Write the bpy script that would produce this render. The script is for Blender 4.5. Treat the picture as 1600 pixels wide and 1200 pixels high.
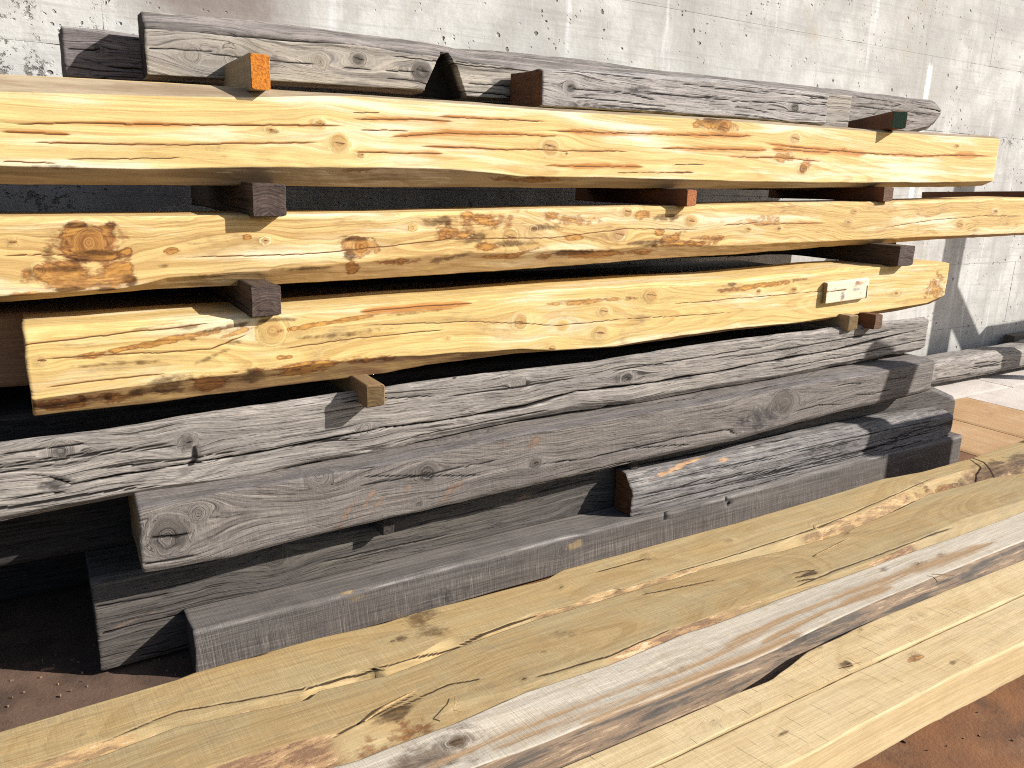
import bpy, math, numpy as np
from mathutils import Matrix, Vector
S = bpy.context.scene
COL = S.collection
for o in list(bpy.data.objects): bpy.data.objects.remove(o)

# ------------------------------------------------------------------ camera
cam = bpy.data.cameras.new('camera'); cam_ob = bpy.data.objects.new('camera', cam); COL.objects.link(cam_ob)
cam.sensor_fit = 'HORIZONTAL'; cam.sensor_width = 36.0; cam.lens = 1215.0 / 1600 * 36.0
cam.clip_start = .05; cam.clip_end = 2000
cam_ob.matrix_world = Matrix((( .85712698, .1065536, -.50396395, 0),
                              (-.5144598, .22604116, -.8271859, 0),
                              ( .02577696, .96827255, .24856352, 1.25),
                              (0, 0, 0, 1)))
S.camera = cam_ob
# ------------------------------------------------------------------ light
SUN = Vector((.71, -.50, .50)).normalized()            # direction towards the sun
w = bpy.data.worlds.new('World'); S.world = w; w.use_nodes = True
nt = w.node_tree; bg = nt.nodes['Background']; sky = nt.nodes.new('ShaderNodeTexSky')
sky.sky_type = 'NISHITA'; sky.sun_disc = False
sky.sun_elevation = math.asin(SUN.z); sky.sun_rotation = math.atan2(SUN.x, SUN.y)
sky.air_density = 1.0; sky.dust_density = 1.2
nt.links.new(sky.outputs[0], bg.inputs[0]); bg.inputs[1].default_value = .072
sl = bpy.data.lights.new('sun', 'SUN'); sl.energy = 4.8; sl.angle = math.radians(.5); sl.color = (1, .95, .88)
so = bpy.data.objects.new('sun', sl); COL.objects.link(so); so.location = SUN * 30
so.rotation_euler = (-SUN).to_track_quat('-Z', 'Y').to_euler()
S.view_settings.view_transform = 'Standard'; S.view_settings.look = 'None'; S.view_settings.gamma = 1
S.view_settings.use_curve_mapping = False; S.view_settings.exposure = .74
S.cycles.filter_width = 1.1; S.cycles.use_denoising = False; S.cycles.max_bounces = 6; S.cycles.diffuse_bounces = 4

# ------------------------------------------------------------------ noise in numpy
def _hash(ix, iy, seed):
    h = (ix.astype(np.int64) * 374761393 + iy.astype(np.int64) * 668265263 + int(seed) * 1442695041) & 0xffffffff
    h = ((h ^ (h >> 13)) * 1274126177) & 0xffffffff
    h = ((h ^ (h >> 16)) * 2246822519) & 0xffffffff
    return (h ^ (h >> 15)).astype(np.float64) / 4294967295.0 * 2 - 1
def vnoise(x, y, seed=0):
    x, y = np.broadcast_arrays(np.asarray(x, float), np.asarray(y, float))
    ix = np.floor(x); iy = np.floor(y); fx = x - ix; fy = y - iy
    fx = fx*fx*fx*(fx*(fx*6-15)+10); fy = fy*fy*fy*(fy*(fy*6-15)+10)
    a = _hash(ix, iy, seed); b = _hash(ix+1, iy, seed); c = _hash(ix, iy+1, seed); d = _hash(ix+1, iy+1, seed)
    return (a*(1-fx)+b*fx)*(1-fy) + (c*(1-fx)+d*fx)*fy
def fbm(x, y, seed=0, oc=4):
    r = 0; a = 1; s = 0
    for i in range(oc):
        r = r + a*vnoise(np.asarray(x)*2**i, np.asarray(y)*2**i, seed+17*i); s += a; a *= .5
    return r / s
def sstep(a, b, x):
    t = np.clip((x-a)/(b-a), 0, 1); return t*t*(3-2*t)

# ------------------------------------------------------------------ objects
def link(name, data, parent=None):
    o = bpy.data.objects.new(name, data); COL.objects.link(o)
    if parent is not None: o.parent = parent
    return o
def tag(o, label, cat=None, group=None, kind=None):
    if label: o['label'] = label
    if cat: o['category'] = cat
    if group: o['group'] = group
    if kind: o['kind'] = kind
    return o
def mesh_np(name, V, quads, attrs, mat, smooth=True):
    me = bpy.data.meshes.new(name); n = len(V); q = np.asarray(quads, np.int32)
    me.vertices.add(n); me.vertices.foreach_set('co', np.ascontiguousarray(V, np.float32).ravel())
    me.loops.add(q.size); me.loops.foreach_set('vertex_index', q.ravel())
    me.polygons.add(len(q)); me.polygons.foreach_set('loop_start', np.arange(0, q.size, 4, dtype=np.int32))
    me.update(calc_edges=True)
    me.polygons.foreach_set('use_smooth', np.full(len(q), smooth, dtype=bool))
    for k, (typ, arr) in attrs.items():
        at = me.attributes.new(k, typ, 'POINT')
        at.data.foreach_set('vector' if typ == 'FLOAT_VECTOR' else 'color', np.ascontiguousarray(arr, np.float32).ravel())
    me.materials.append(mat); me.validate(); me.update()
    return me

# ------------------------------------------------------------------ materials
class NB:
    """small node-building helper"""
    def __init__(s, name):
        s.m = bpy.data.materials.new(name); s.m.use_nodes = True; s.t = s.m.node_tree
        s.b = s.t.nodes['Principled BSDF']; s.b.inputs['Specular IOR Level'].default_value = .25
    def n(s, typ, **k):
        x = s.t.nodes.new(typ)
        for a, v in k.items(): setattr(x, a, v)
        return x
    def put(s, sock, v):
        if isinstance(v, bpy.types.NodeSocket): s.t.links.new(v, sock)
        elif v is not None: sock.default_value = (*v, 1) if hasattr(v, '__len__') and len(v) == 3 and sock.type == 'RGBA' else v
    def math(s, op, a, b=None, c=None, clamp=False):
        x = s.n('ShaderNodeMath', operation=op, use_clamp=clamp)
        s.put(x.inputs[0], a); s.put(x.inputs[1], b); s.put(x.inputs[2], c); return x.outputs[0]
    def mix(s, f, a, b, blend='MIX'):
        x = s.n('ShaderNodeMix', data_type='RGBA', blend_type=blend)
        s.put(x.inputs[0], f); s.put(x.inputs[6], a); s.put(x.inputs[7], b); return x.outputs[2]
    def rng(s, v, a, b, c=0., d=1., smooth=True):
        x = s.n('ShaderNodeMapRange', interpolation_type='SMOOTHSTEP' if smooth else 'LINEAR')
        s.put(x.inputs[0], v); s.put(x.inputs[1], a); s.put(x.inputs[2], b); s.put(x.inputs[3], c); s.put(x.inputs[4], d); return x.outputs[0]
    def vec(s, x=0., y=0., z=0.):
        c = s.n('ShaderNodeCombineXYZ'); s.put(c.inputs[0], x); s.put(c.inputs[1], y); s.put(c.inputs[2], z); return c.outputs[0]
    def sep(s, v):
        c = s.n('ShaderNodeSeparateXYZ'); s.put(c.inputs[0], v); return c.outputs
    def noise(s, v, scale=1., detail=3., rough=.55, dist=0., dim='3D'):
        x = s.n('ShaderNodeTexNoise', noise_dimensions=dim); s.put(x.inputs['W' if dim == '1D' else 'Vector'], v)
        x.inputs['Scale'].default_value = scale; x.inputs['Detail'].default_value = detail
        x.inputs['Roughness'].default_value = rough; x.inputs['Distortion'].default_value = dist; return x.outputs[0]
    def voro(s, v, scale=1., feature='F1'):
        x = s.n('ShaderNodeTexVoronoi', feature=feature); s.put(x.inputs['Vector'], v); x.inputs['Scale'].default_value = scale; return x.outputs[0]
    def attr(s, name):
        x = s.n('ShaderNodeAttribute', attribute_name=name); return x
    def scalev(s, v, k):
        x = s.n('ShaderNodeVectorMath', operation='MULTIPLY'); s.put(x.inputs[0], v); x.inputs[1].default_value = k; return x.outputs[0]
    def finish(s, color, rough=.8, height=None, dist=.002, strength=1.):
        s.put(s.b.inputs['Base Color'], color); s.put(s.b.inputs['Roughness'], rough)
        if height is not None:
            b = s.n('ShaderNodeBump'); b.inputs['Strength'].default_value = strength; b.inputs['Distance'].default_value = dist
            s.put(b.inputs['Height'], height); s.t.links.new(b.outputs[0], s.b.inputs['Normal'])
        return s.m

def wood(name, early, late, ring=.5, fibre=.25, streak=.25, mott=.2, grey=(.2, .18, .17), greyamt=0., pale=None, paleamt=0.,
         check=.0, wane=(.25, .17, .09), wane2=(.12, .08, .05), knot=(.16, .075, .03), stain=(.42, .17, .04), stain_edge=(.12, .055, .05),
         dark=(.06, .05, .048), crack=(.02, .013, .009), halo=(.42, .18, .045), saw=0., kerf=0., bark=0., bx=9., bpale=.8, tint=False, sf=48., grime=0., grimec=(.20, .13, .075), endc=None, bump=.0016, specks=.5):
    N = NB(name); g = N.attr('gr').outputs['Vector']; X, Vv, Rg = N.sep(g)
    m1 = N.attr('ma'); m2 = N.attr('mb')
    k_, c_, s_ = N.sep(m1.outputs['Vector']); wn = m1.outputs['Alpha']
    d_, h_, e_ = N.sep(m2.outputs['Vector']); fm_ = m2.outputs['Alpha']
    rn = N.noise(Rg, 1., 2., .6, dim='1D'); rings = N.math('MAXIMUM', N.math('MULTIPLY', N.rng(rn, .40, .64), .65), N.rng(N.noise(N.math('MULTIPLY', Rg, 2.3), 1., 1., .5, dim='1D'), .54, .66))
    fib = N.noise(N.vec(N.math('MULTIPLY', X, 7.), N.math('MULTIPLY', Vv, 300.), Rg), 1., 3., .72)
    grit = N.noise(N.vec(N.math('MULTIPLY', X, 90.), N.math('MULTIPLY', Vv, 260.), 31.), 1., 3., .7)
    st = N.noise(N.vec(N.math('MULTIPLY', X, 1.1), N.math('MULTIPLY', Vv, sf), 3.), 1., 4., .62)
    br = N.noise(N.vec(N.math('MULTIPLY', X, 1.0), N.math('MULTIPLY', Vv, 7.), 8.), 1.6, 4., .6)
    pt = N.noise(N.vec(X, Vv, 1.), 9., 5., .65)
    col = N.mix(N.math('MULTIPLY', rings, ring), early, late)
    if paleamt: col = N.mix(N.math('MULTIPLY', N.rng(N.math('ADD', N.math('MULTIPLY', br, .7), N.math('MULTIPLY', st, .3)), .47, .66), paleamt), col, pale)
    if greyamt: col = N.mix(N.math('MULTIPLY', N.rng(N.math('ADD', N.math('MULTIPLY', br, .55), N.math('MULTIPLY', pt, .45)), .40, .62), greyamt), col, grey)
    val = N.math('ADD', N.math('ADD', 1., N.math('MULTIPLY', N.math('SUBTRACT', grit, .5), fibre*1.3)), N.math('ADD', N.math('MULTIPLY', N.math('SUBTRACT', fib, .5), fibre*2.6), N.math('ADD', N.math('MULTIPLY', N.math('SUBTRACT', st, .5), streak*2.6), N.math('MULTIPLY', N.math('SUBTRACT', pt, .5), mott*2.6))))
    val = N.math('MAXIMUM', val, .12)
    col = N.mix(1., col, N.vec(val, val, val), 'MULTIPLY')
    hgt = N.math('ADD', N.math('ADD', N.math('MULTIPLY', fib, .6), N.math('MULTIPLY', grit, .25)), N.math('MULTIPLY', st, .22))
    if bark:                                              # patchy remains of bark and bast on the wane
        bk = N.noise(N.vec(N.math('MULTIPLY', X, bx), N.math('MULTIPLY', Vv, 42.), 5.), 1., 6., .7)
        b2 = N.noise(N.vec(N.math('MULTIPLY', X, bx*3.), N.math('MULTIPLY', Vv, 150.), 6.), 1., 4., .7)
        bc = N.mix(N.rng(bk, .44, .54), wane2, wane)
        bc = N.mix(N.math('MULTIPLY', N.rng(bk, .575, .61), bpale), bc, (.62, .46, .29))
        bc = N.mix(N.math('MULTIPLY', N.rng(b2, .56, .64), .75), bc, N.mix(.75, bc, (.03, .02, .015)))
        bv = N.math('ADD', .72, N.math('MULTIPLY', b2, .56)); bc = N.mix(1., bc, N.vec(bv, bv, bv), 'MULTIPLY')
        hgt = N.math('ADD', hgt, N.math('MULTIPLY', wn, N.math('ADD', N.math('MULTIPLY', bk, 3.), b2)))
    else:
        bk = N.noise(N.vec(N.math('MULTIPLY', X, 3.), N.math('MULTIPLY', Vv, 26.), 5.), 1., 5., .6)
        bc = N.mix(N.rng(bk, .38, .62), wane2, wane)
        bc = N.mix(1., bc, N.vec(val, val, val), 'MULTIPLY')
    wm = N.rng(N.math('ADD', wn, N.math('MULTIPLY', N.math('SUBTRACT', bk, .5), .7)), .35, .6)
    col = N.mix(wm, col, bc)
    if grime:
        gm = N.noise(N.vec(N.math('MULTIPLY', X, 4.5), N.math('MULTIPLY', Vv, 13.), 41.), 1., 6., .68)
        gm2 = N.noise(N.vec(N.math('MULTIPLY', X, 16.), N.math('MULTIPLY', Vv, 85.), 42.), 1., 4., .65)
        col = N.mix(N.math('MULTIPLY', N.math('MULTIPLY', N.rng(gm, .50, .68), N.rng(gm2, .42, .62)), grime), col, grimec)
    # knots
    col = N.mix(N.math('MULTIPLY', N.rng(k_, .05, .85), .78), col, N.mix(N.rng(rn, .40, .60), knot, N.mix(.55, knot, early)))
    # stains
    n1 = N.noise(N.vec(N.math('MULTIPLY', X, 20.), N.math('MULTIPLY', Vv, 30.), 21.), 1., 5., .65)
    n2 = N.noise(N.vec(N.math('MULTIPLY', X, 40.), N.math('MULTIPLY', Vv, 130.), 22.), 1., 3., .65)
    nn = N.math('ADD', N.math('MULTIPLY', N.math('SUBTRACT', n1, .5), 2.4), N.math('MULTIPLY', N.math('SUBTRACT', n2, .5), 1.2))
    sv = N.math('ADD', s_, N.math('MULTIPLY', nn, N.rng(s_, .0, .12)))
    inner = N.rng(N.math('ADD', sv, N.math('MULTIPLY', N.math('SUBTRACT', br, .5), .9)), .42, .72)
    bvar = N.rng(N.math('ADD', N.math('MULTIPLY', n2, .45), N.math('ADD', N.math('MULTIPLY', rn, .2), N.math('MULTIPLY', n1, .35))), .40, .60)
    if tint:
        body = N.mix(1., col, N.mix(bvar, (.45, .27, .17), (.90, .66, .38)), 'MULTIPLY'); edge = N.mix(1., col, N.mix(N.rng(n2, .4, .6), (.25, .13, .10), (.48, .27, .20)), 'MULTIPLY')
        sc = N.mix(inner, edge, body)
    else:
        sc = N.mix(inner, N.mix(N.rng(n1, .38, .62), N.mix(.5, stain, stain_edge), stain_edge), N.mix(bvar, N.mix(.55, stain, stain_edge), N.mix(.3, stain, early)))
    col = N.mix(N.math('MULTIPLY', N.rng(sv, .10, .52, smooth=False), .95), col, sc)
    dv = N.math('ADD', d_, N.math('MULTIPLY', nn, N.rng(d_, .0, .15)))
    col = N.mix(N.math('MULTIPLY', N.rng(dv, .08, .9), .92), col, N.mix(1., col, N.mix(N.rng(n2, .4, .6), (.16, .13, .12), (.36, .30, .27)), 'MULTIPLY') if tint else dark)
    # drying checks
    hv = N.math('MULTIPLY', h_, N.rng(N.math('ADD', N.math('MULTIPLY', fib, .45), N.math('MULTIPLY', st, .55)), .28, .62))
    col = N.mix(N.rng(hv, .06, .55), col, halo)
    if check:
        ck = N.noise(N.vec(N.math('MULTIPLY', X, 2.6), N.math('MULTIPLY', Vv, 120.), 12.), 1., 3., .6)
        ck2 = N.noise(N.vec(N.math('MULTIPLY', X, 11.), N.math('MULTIPLY', Vv, 300.), 15.), 1., 2., .6)
        ckm = N.math('MULTIPLY', N.math('MAXIMUM', N.rng(ck, .61, .66), N.math('MULTIPLY', N.rng(ck2, .60, .68), .7)), check)
        col = N.mix(ckm, col, crack); hgt = N.math('SUBTRACT', hgt, N.math('MULTIPLY', ckm, 1.6))
    if saw:
        sw = N.noise(N.vec(N.math('ADD', N.math('MULTIPLY', X, 300.), N.math('MULTIPLY', Vv, 25.)), N.math('MULTIPLY', Vv, 9.), 2.), 1., 3., .7)
        sg = N.math('MULTIPLY', N.rng(pt, .35, .6, .35, 1.), fm_)
        col = N.mix(N.math('MULTIPLY', N.math('MULTIPLY', N.rng(sw, .42, .62), sg), saw), col, N.mix(.6, col, dark))
        col = N.mix(N.math('MULTIPLY', N.math('MULTIPLY', N.rng(sw, .42, .30), sg), saw*.5), col, N.mix(.5, col, (.62, .57, .5)))
        hgt = N.math('ADD', hgt, N.math('MULTIPLY', sw, -saw*.9))
    if kerf:                                              # sparse saw-tooth scratches across the face
        kx = N.math('ADD', N.math('MULTIPLY', X, 26.), N.math('MULTIPLY', Vv, 5.))
        ki = N.math('FRACT', kx); kid = N.math('FLOOR', kx)
        jit = N.noise(N.vec(N.math('MULTIPLY', kid, 7.31), N.math('MULTIPLY', Vv, 3.), 0.), 1., 2.)
        line = N.rng(N.math('ABSOLUTE', N.math('SUBTRACT', ki, N.math('ADD', .1, N.math('MULTIPLY', jit, .8)))), .03, .012)
        brk = N.rng(N.noise(N.vec(N.math('MULTIPLY', kid, 3.17), N.math('MULTIPLY', Vv, 16.), 4.), 1., 2.), .50, .60)
        km = N.math('MULTIPLY', N.math('MULTIPLY', N.math('MULTIPLY', line, brk), kerf), fm_)
        col = N.mix(km, col, N.mix(.75, col, dark)); hgt = N.math('SUBTRACT', hgt, N.math('MULTIPLY', km, .6))
    if specks:
        sp = N.rng(N.noise(N.vec(N.math('MULTIPLY', X, 60.), N.math('MULTIPLY', Vv, 150.), 9.), 1., 2., .5), .69, .74)
        col = N.mix(N.math('MULTIPLY', sp, specks), col, N.mix(.7, col, dark))
    col = N.mix(N.rng(c_, .12, .5), col, crack)
    if endc is not None:
        ec = N.mix(N.rng(rn, .38, .62), endc, N.mix(.55, endc, (.02, .012, .01)))
        ec = N.mix(1., ec, N.vec(val, val, val), 'MULTIPLY'); col = N.mix(e_, col, ec)
    return N.finish(col, .78, hgt, bump, 1.)

fresh_cfg = dict(tint=True, early=(.66, .505, .225), late=(.49, .32, .115), ring=.75, fibre=.20, streak=.16, mott=.10, wane=(.42, .28, .13), wane2=(.25, .15, .065),
                 knot=(.33, .165, .05), stain=(.48, .20, .04), stain_edge=(.13, .055, .04), dark=(.11, .075, .055), endc=(.44, .27, .12), specks=.25, bump=.0012, crack=(.13, .06, .022), halo=(.44, .20, .055))
M_A = wood('sawn_yellow_wood', **{**fresh_cfg, 'wane': (.36, .285, .19), 'wane2': (.24, .175, .11), 'pale': (.77, .72, .54), 'paleamt': .95, 'grime': .12})
M_B = wood('burled_yellow_wood', **{**fresh_cfg, 'early': (.60, .435, .185), 'late': (.42, .26, .095), 'pale': (.75, .69, .50), 'paleamt': .75, 'ring': 1., 'streak': .22, 'grime': .75, 'grimec': (.27, .15, .075)})
M_C = wood('honey_yellow_wood', **{**fresh_cfg, 'early': (.63, .465, .19), 'late': (.47, .30, .105), 'wane': (.38, .245, .10), 'wane2': (.18, .10, .05), 'pale': (.74, .68, .52), 'paleamt': .7, 'streak': .2, 'grime': .6, 'grimec': (.23, .16, .10)})
M_blk1 = wood('bleached_block_wood', **{**fresh_cfg, 'early': (.74, .66, .50), 'late': (.66, .52, .35), 'dark': (.2, .19, .2), 'tint': False})
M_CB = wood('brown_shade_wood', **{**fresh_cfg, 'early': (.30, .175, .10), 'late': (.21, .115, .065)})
gk = dict(sf=95., fibre=.78, streak=.42, mott=.34, knot=(.045, .038, .035), dark=(.04, .036, .036), crack=(.012, .01, .009), halo=(.06, .05, .045), check=.85,
          stain=(.26, .16, .105), stain_edge=(.17, .12, .09), specks=.6, bump=.0022, wane2=(.12, .108, .10))
M_D = wood('silver_grey_wood', (.315, .285, .255), (.17, .152, .14), ring=.7, grey=(.13, .117, .112), greyamt=.75, pale=(.50, .465, .42), paleamt=.65, wane=(.36, .33, .30), endc=(.30, .235, .15), **gk)
M_E = wood('brown_grey_wood', (.225, .197, .175), (.11, .097, .09), ring=.85, grey=(.115, .102, .10), greyamt=.65, pale=(.34, .305, .265), paleamt=.55, wane=(.15, .135, .132), endc=(.28, .21, .12), saw=.3, **{**gk, 'check': .5})
M_F = wood('charcoal_wood', (.10, .088, .08), (.055, .049, .046), ring=.6, grey=(.055, .05, .048), greyamt=.6, pale=(.235, .205, .155), paleamt=.5, wane=(.08, .074, .072), endc=(.05, .043, .04), **gk)
M_rear = wood('shade_black_wood', (.035, .031, .03), (.02, .018, .018), ring=.6, grey=(.02, .019, .02), greyamt=.6, pale=(.07, .06, .05), paleamt=.4, wane=(.03, .027, .026), endc=(.04, .035, .03), **gk)  # deep shade of the gaps is put into this near-black colour
M_G = wood('band_sawn_dark_wood', (.14, .125, .114), (.088, .078, .071), ring=.35, grey=(.088, .08, .074), greyamt=.55, mott=.55, pale=(.31, .28, .25), paleamt=.75, wane=(.34, .32, .30), saw=.95, endc=(.05, .042, .042), **{**{k: v for k, v in gk.items() if k != 'mott'}, 'check': .15, 'bump': .0016, 'wane2': (.17, .16, .158), 'streak': .3, 'fibre': .5, 'stain': (.38, .28, .15), 'stain_edge': (.2, .15, .09)})
M_Q = wood('split_grey_wood', (.21, .193, .185), (.095, .088, .088), ring=.5, grey=(.085, .08, .083), greyamt=.7, pale=(.54, .50, .455), paleamt=.6, wane=(.23, .205, .19), endc=(.24, .10, .04), **{**gk, 'check': .95, 'stain': (.52, .31, .15), 'stain_edge': (.34, .19, .10)})
M_L = wood('pale_grey_wood', (.37, .345, .325), (.205, .19, .186), ring=.5, grey=(.15, .138, .138), greyamt=.65, pale=(.56, .535, .51), paleamt=.55, wane=(.38, .352, .338), endc=(.13, .052, .022), **gk)
M_I = wood('olive_grey_wood', (.40, .36, .30), (.155, .132, .112), ring=.95, grey=(.19, .175, .17), greyamt=.5, pale=(.46, .43, .40), paleamt=.4, wane=(.24, .213, .20), endc=(.025, .022, .021), **{**gk, 'check': .45, 'fibre': .45})
M_J = wood('purple_grey_wood', (.18, .157, .157), (.10, .087, .09), ring=.5, grey=(.10, .09, .095), greyamt=.6, pale=(.32, .285, .275), paleamt=.4, wane=(.34, .31, .295), endc=(.025, .022, .021), **gk)
M_N = wood('rounded_grey_wood', (.27, .245, .226), (.15, .135, .126), ring=.6, grey=(.155, .137, .13), greyamt=.6, pale=(.39, .36, .333), paleamt=.45, wane=(.22, .197, .184), endc=(.19, .165, .15), **gk)
bk = dict(tint=True, fibre=.20, streak=.14, mott=.16, bark=1., wane=(.43, .285, .135), wane2=(.26, .165, .085), dark=(.10, .09, .08), knot=(.19, .12, .06), specks=.4, endc=(.4, .27, .12), crack=(.05, .03, .015))
M_H1 = wood('tan_plank_wood', (.40, .282, .128), (.315, .207, .086), ring=.6, saw=.3, grime=.5, grimec=(.25, .195, .115), grey=(.33, .27, .15), greyamt=.5, pale=(.48, .36, .19), paleamt=.5, **bk)
M_H2 = wood('olive_tan_plank_wood', (.375, .265, .124), (.295, .195, .083), ring=.7, saw=.28, grime=.55, grimec=(.22, .175, .11), grey=(.30, .25, .145), greyamt=.55, pale=(.46, .345, .18), paleamt=.45, **{**bk, 'wane': (.36, .225, .115), 'wane2': (.20, .115, .065), 'bpale': .7})
M_H3 = wood('whitish_plank_wood', (.49, .445, .37), (.39, .33, .25), ring=.3, saw=.4, grey=(.40, .33, .235), greyamt=.4, pale=(.60, .565, .51), paleamt=.7, **{**bk, 'wane': (.215, .15, .10), 'wane2': (.085, .073, .062), 'bx': 2.6, 'bpale': .4, 'halo': (.33, .22, .125), 'stain': (.34, .215, .11), 'stain_edge': (.36, .27, .17), 'streak': .4, 'fibre': .22, 'grime': .7, 'grimec': (.30, .215, .13), 'dark': (.15, .11, .07)})
M_H4 = wood('cream_plank_wood', (.55, .42, .23), (.46, .33, .16), ring=.65, saw=.25, kerf=.8, grime=.3, grimec=(.36, .27, .15), pale=(.62, .50, .31), paleamt=.5, grey=(.52, .42, .25), greyamt=.4, **{**bk, 'bark': 0., 'wane': (.52, .385, .21), 'wane2': (.43, .31, .16), 'knot': (.075, .04, .03)})
M_blk = wood('dark_spacer_wood', (.075, .05, .036), (.045, .03, .024), ring=.6, **{**gk, 'bump': .0015}, wane=(.06, .045, .035), endc=(.085, .06, .05))
M_red = wood('red_brown_spacer_wood', (.13, .055, .028), (.08, .033, .018), ring=.6, fibre=.25, streak=.25, wane=(.13, .06, .03), endc=(.15, .085, .05), bump=.001)
M_tan = wood('tan_spacer_wood', (.33, .245, .145), (.22, .155, .09), ring=.6, fibre=.25, streak=.2, wane=(.26, .18, .1), endc=(.19, .125, .05), bump=.0012)
M_brn = wood('brown_spacer_wood', (.22, .145, .075), (.14, .09, .045), ring=.6, fibre=.3, streak=.25, wane=(.18, .12, .06), endc=(.15, .095, .04), bump=.0012)
def paint(name, c, c2):
    N = NB(name); tc = N.n('ShaderNodeTexCoord').outputs['Object']
    a = N.noise(tc, 190., 4., .7); b = N.noise(tc, 40., 3.)
    col = N.mix(N.rng(a, .38, .62), c2, c); col = N.mix(N.math('MULTIPLY', N.rng(b, .5, .7), .5), col, N.mix(.5, c, c2))
    return N.finish(col, .75, a, .002, 1.)
M_orange = paint('orange_end_paint', (.62, .22, .02), (.34, .10, .012))
M_rust = paint('rust_orange_end', (.40, .15, .05), (.24, .08, .03))
M_green = paint('green_end_paint', (.035, .085, .05), (.02, .05, .03))

# ------------------------------------------------------------------ timbers
def prof_at(rec, xs):
    P = []
    sx = rec['xs']
    for a, b in rec['P']: P.append([np.interp(xs, sx, a), np.interp(xs, sx, b)])
    return P
def timber(name, rec, mat, label, cat, group=None, seed=1, res=.0038, dsl=.009, dsr=.017, rough=1., wob=.004, wane=(1., 1.), auto=0, autor=None,
           pith=(.07, .10), spacing=.006, swirl=1., warp=1., endj=.003, rotz=0., fine_top=True, fine_bottom=True, parent=None, backface=.03, saw_end=False, gouge=0., cw=1., figure=0., barkmin=.35, sm=1):
    rng = np.random.default_rng(seed)
    Lx = rec['xs'][-1]; board = rec['kind'] == 'board'
    # stations, denser near the left (closer) end
    n = int(Lx / ((dsl+dsr)/2)); t = np.linspace(0, 1, n); xs = Lx*(t*dsl + t*t*(dsr-dsl)/2)/(dsl+(dsr-dsl)/2)
    xs = np.unique(np.concatenate([[0, .003, .008], xs[xs > .012][:-1], [Lx-.008, Lx-.003, Lx]])); xs = np.unique(np.concatenate([xs, np.arange(min(p[0] for p in rec['notch'])-.01, max(p[0] for p in rec['notch'])+.012, .002)])) if 'notch' in rec else xs; n = len(xs)
    P = prof_at(rec, xs)
    wa = wob
    for k in range(6):
        a = wa*(1.0 if k in (1, 2, 3, 4) else .4)
        ny = fbm(xs*3.1, k*9.7, seed*13+k, 4); nz = fbm(xs*3.1, k*9.7+50, seed*13+k+70, 4)
        fy = 0 if (k in (2, 3) and not board) else 1
        P[k][0] = P[k][0] + ny*a*fy; P[k][1] = P[k][1] + (nz*a if not (board and k in (4, 5, 0)) else 0)
    if board:
        nick = .010*np.clip(fbm(xs*5, 7.7, seed+400, 5)-.12, 0, 1)
        P[4][0] = P[4][0]+nick; P[5][0] = P[5][0]-.008*np.clip(fbm(xs*4, 2.2, seed+401, 4)-.1, 0, 1)
    if not board:   # gentle unevenness of the face plane itself
        f = fbm(xs*1.3, 3.3, seed+5, 3)*.004*rough; P[2][0] = P[2][0]+f; P[3][0] = P[3][0]+f*.6
    P[0][1] = np.maximum(P[0][1], 0); P[1][1] = np.maximum(P[1][1], 0)
    P[2][1] = np.minimum(P[2][1], P[3][1]-.01)
    rs = [.05, res, res, res, (res if board else res*1.6 if fine_top else .012), backface]
    if not fine_bottom: rs[1] = .01
    pts = []; wn = []; segid = []
    for k in range(6):
        a = P[k]; b = P[(k+1) % 6]
        ln = np.max(np.hypot(b[0]-a[0], b[1]-a[1])); m = max(1, int(math.ceil(ln/rs[k])))
        for i in range(m):
            u = i/m; pts.append(np.stack([a[0]*(1-u)+b[0]*u, a[1]*(1-u)+b[1]*u], -1))
            wn.append((wane[1] if k == 1 else wane[0] if k == 3 else 0.)); segid.append(k)
    Q = np.stack(pts, 1); wn = np.array(wn); segid = np.array(segid)      # n, m, 2
    i3 = int(np.where(segid == 2)[0][0]); i5 = int(np.where(segid == 4)[0][0])
    for _ in range(sm):
        Qs = (np.roll(Q, 1, 1)+2*Q+np.roll(Q, -1, 1))/4
        fine = np.isin(segid, (1, 2, 3)) | ((segid == 4) & fine_top)
        Q[:, fine] = Qs[:, fine]
    m = Q.shape[1]
    seg = np.hypot(*np.moveaxis(np.diff(Q, axis=1, append=Q[:, :1]), -1, 0))
    arc = np.cumsum(seg, 1)-seg
    if board: V = Q[:, i5:i5+1, 0]+(arc-arc[:, i5:i5+1])
    else: V = Q[:, i3:i3+1, 1]+(arc-arc[:, i3:i3+1])
    X = np.repeat(xs[:, None], m, 1)
    wnf = np.repeat(wn[None], n, 0); 
    for _ in range(3): wnf = (np.roll(wnf, 1, 1)+2*wnf+np.roll(wnf, -1, 1))/4
    if board: wnf = wnf*(barkmin+(1-barkmin)*sstep(-.15, .25, fbm(X*1.9, 3.1, seed+210, 3)))
    kn = np.zeros((n, m)); ck = np.zeros((n, m)); stn = np.zeros((n, m)); dk = np.zeros((n, m)); ha = np.zeros((n, m)); gv = V+figure*(.010*fbm(X*5, V*9, seed+90, 3)+.004*fbm(X*17, V*30, seed+91, 3)); disp = np.zeros((n, m)); rk = np.zeros((n, m))
    feats = list(rec.get('feat') or [])
    v0, v1 = autor or ((0., float(P[3][1].mean())) if not board else (0., float(P[5][0].mean())))
    for i in range(auto):
        cx = rng.uniform(0, Lx); cl = rng.uniform(.08, .55); cv = rng.uniform(v0, v1)
        q = [[cx, cv], [cx+cl*.5, cv+rng.normal(0, .004)], [cx+cl, cv+rng.normal(0, .008)]]
        feats.append(['crack', q, rng.uniform(.002, .0034), rng.uniform(.002, .007), 0])
    nz1 = fbm(X*16, V*16, seed+300, 4); nz2 = fbm(X*40, V*70, seed+301, 3)
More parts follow.
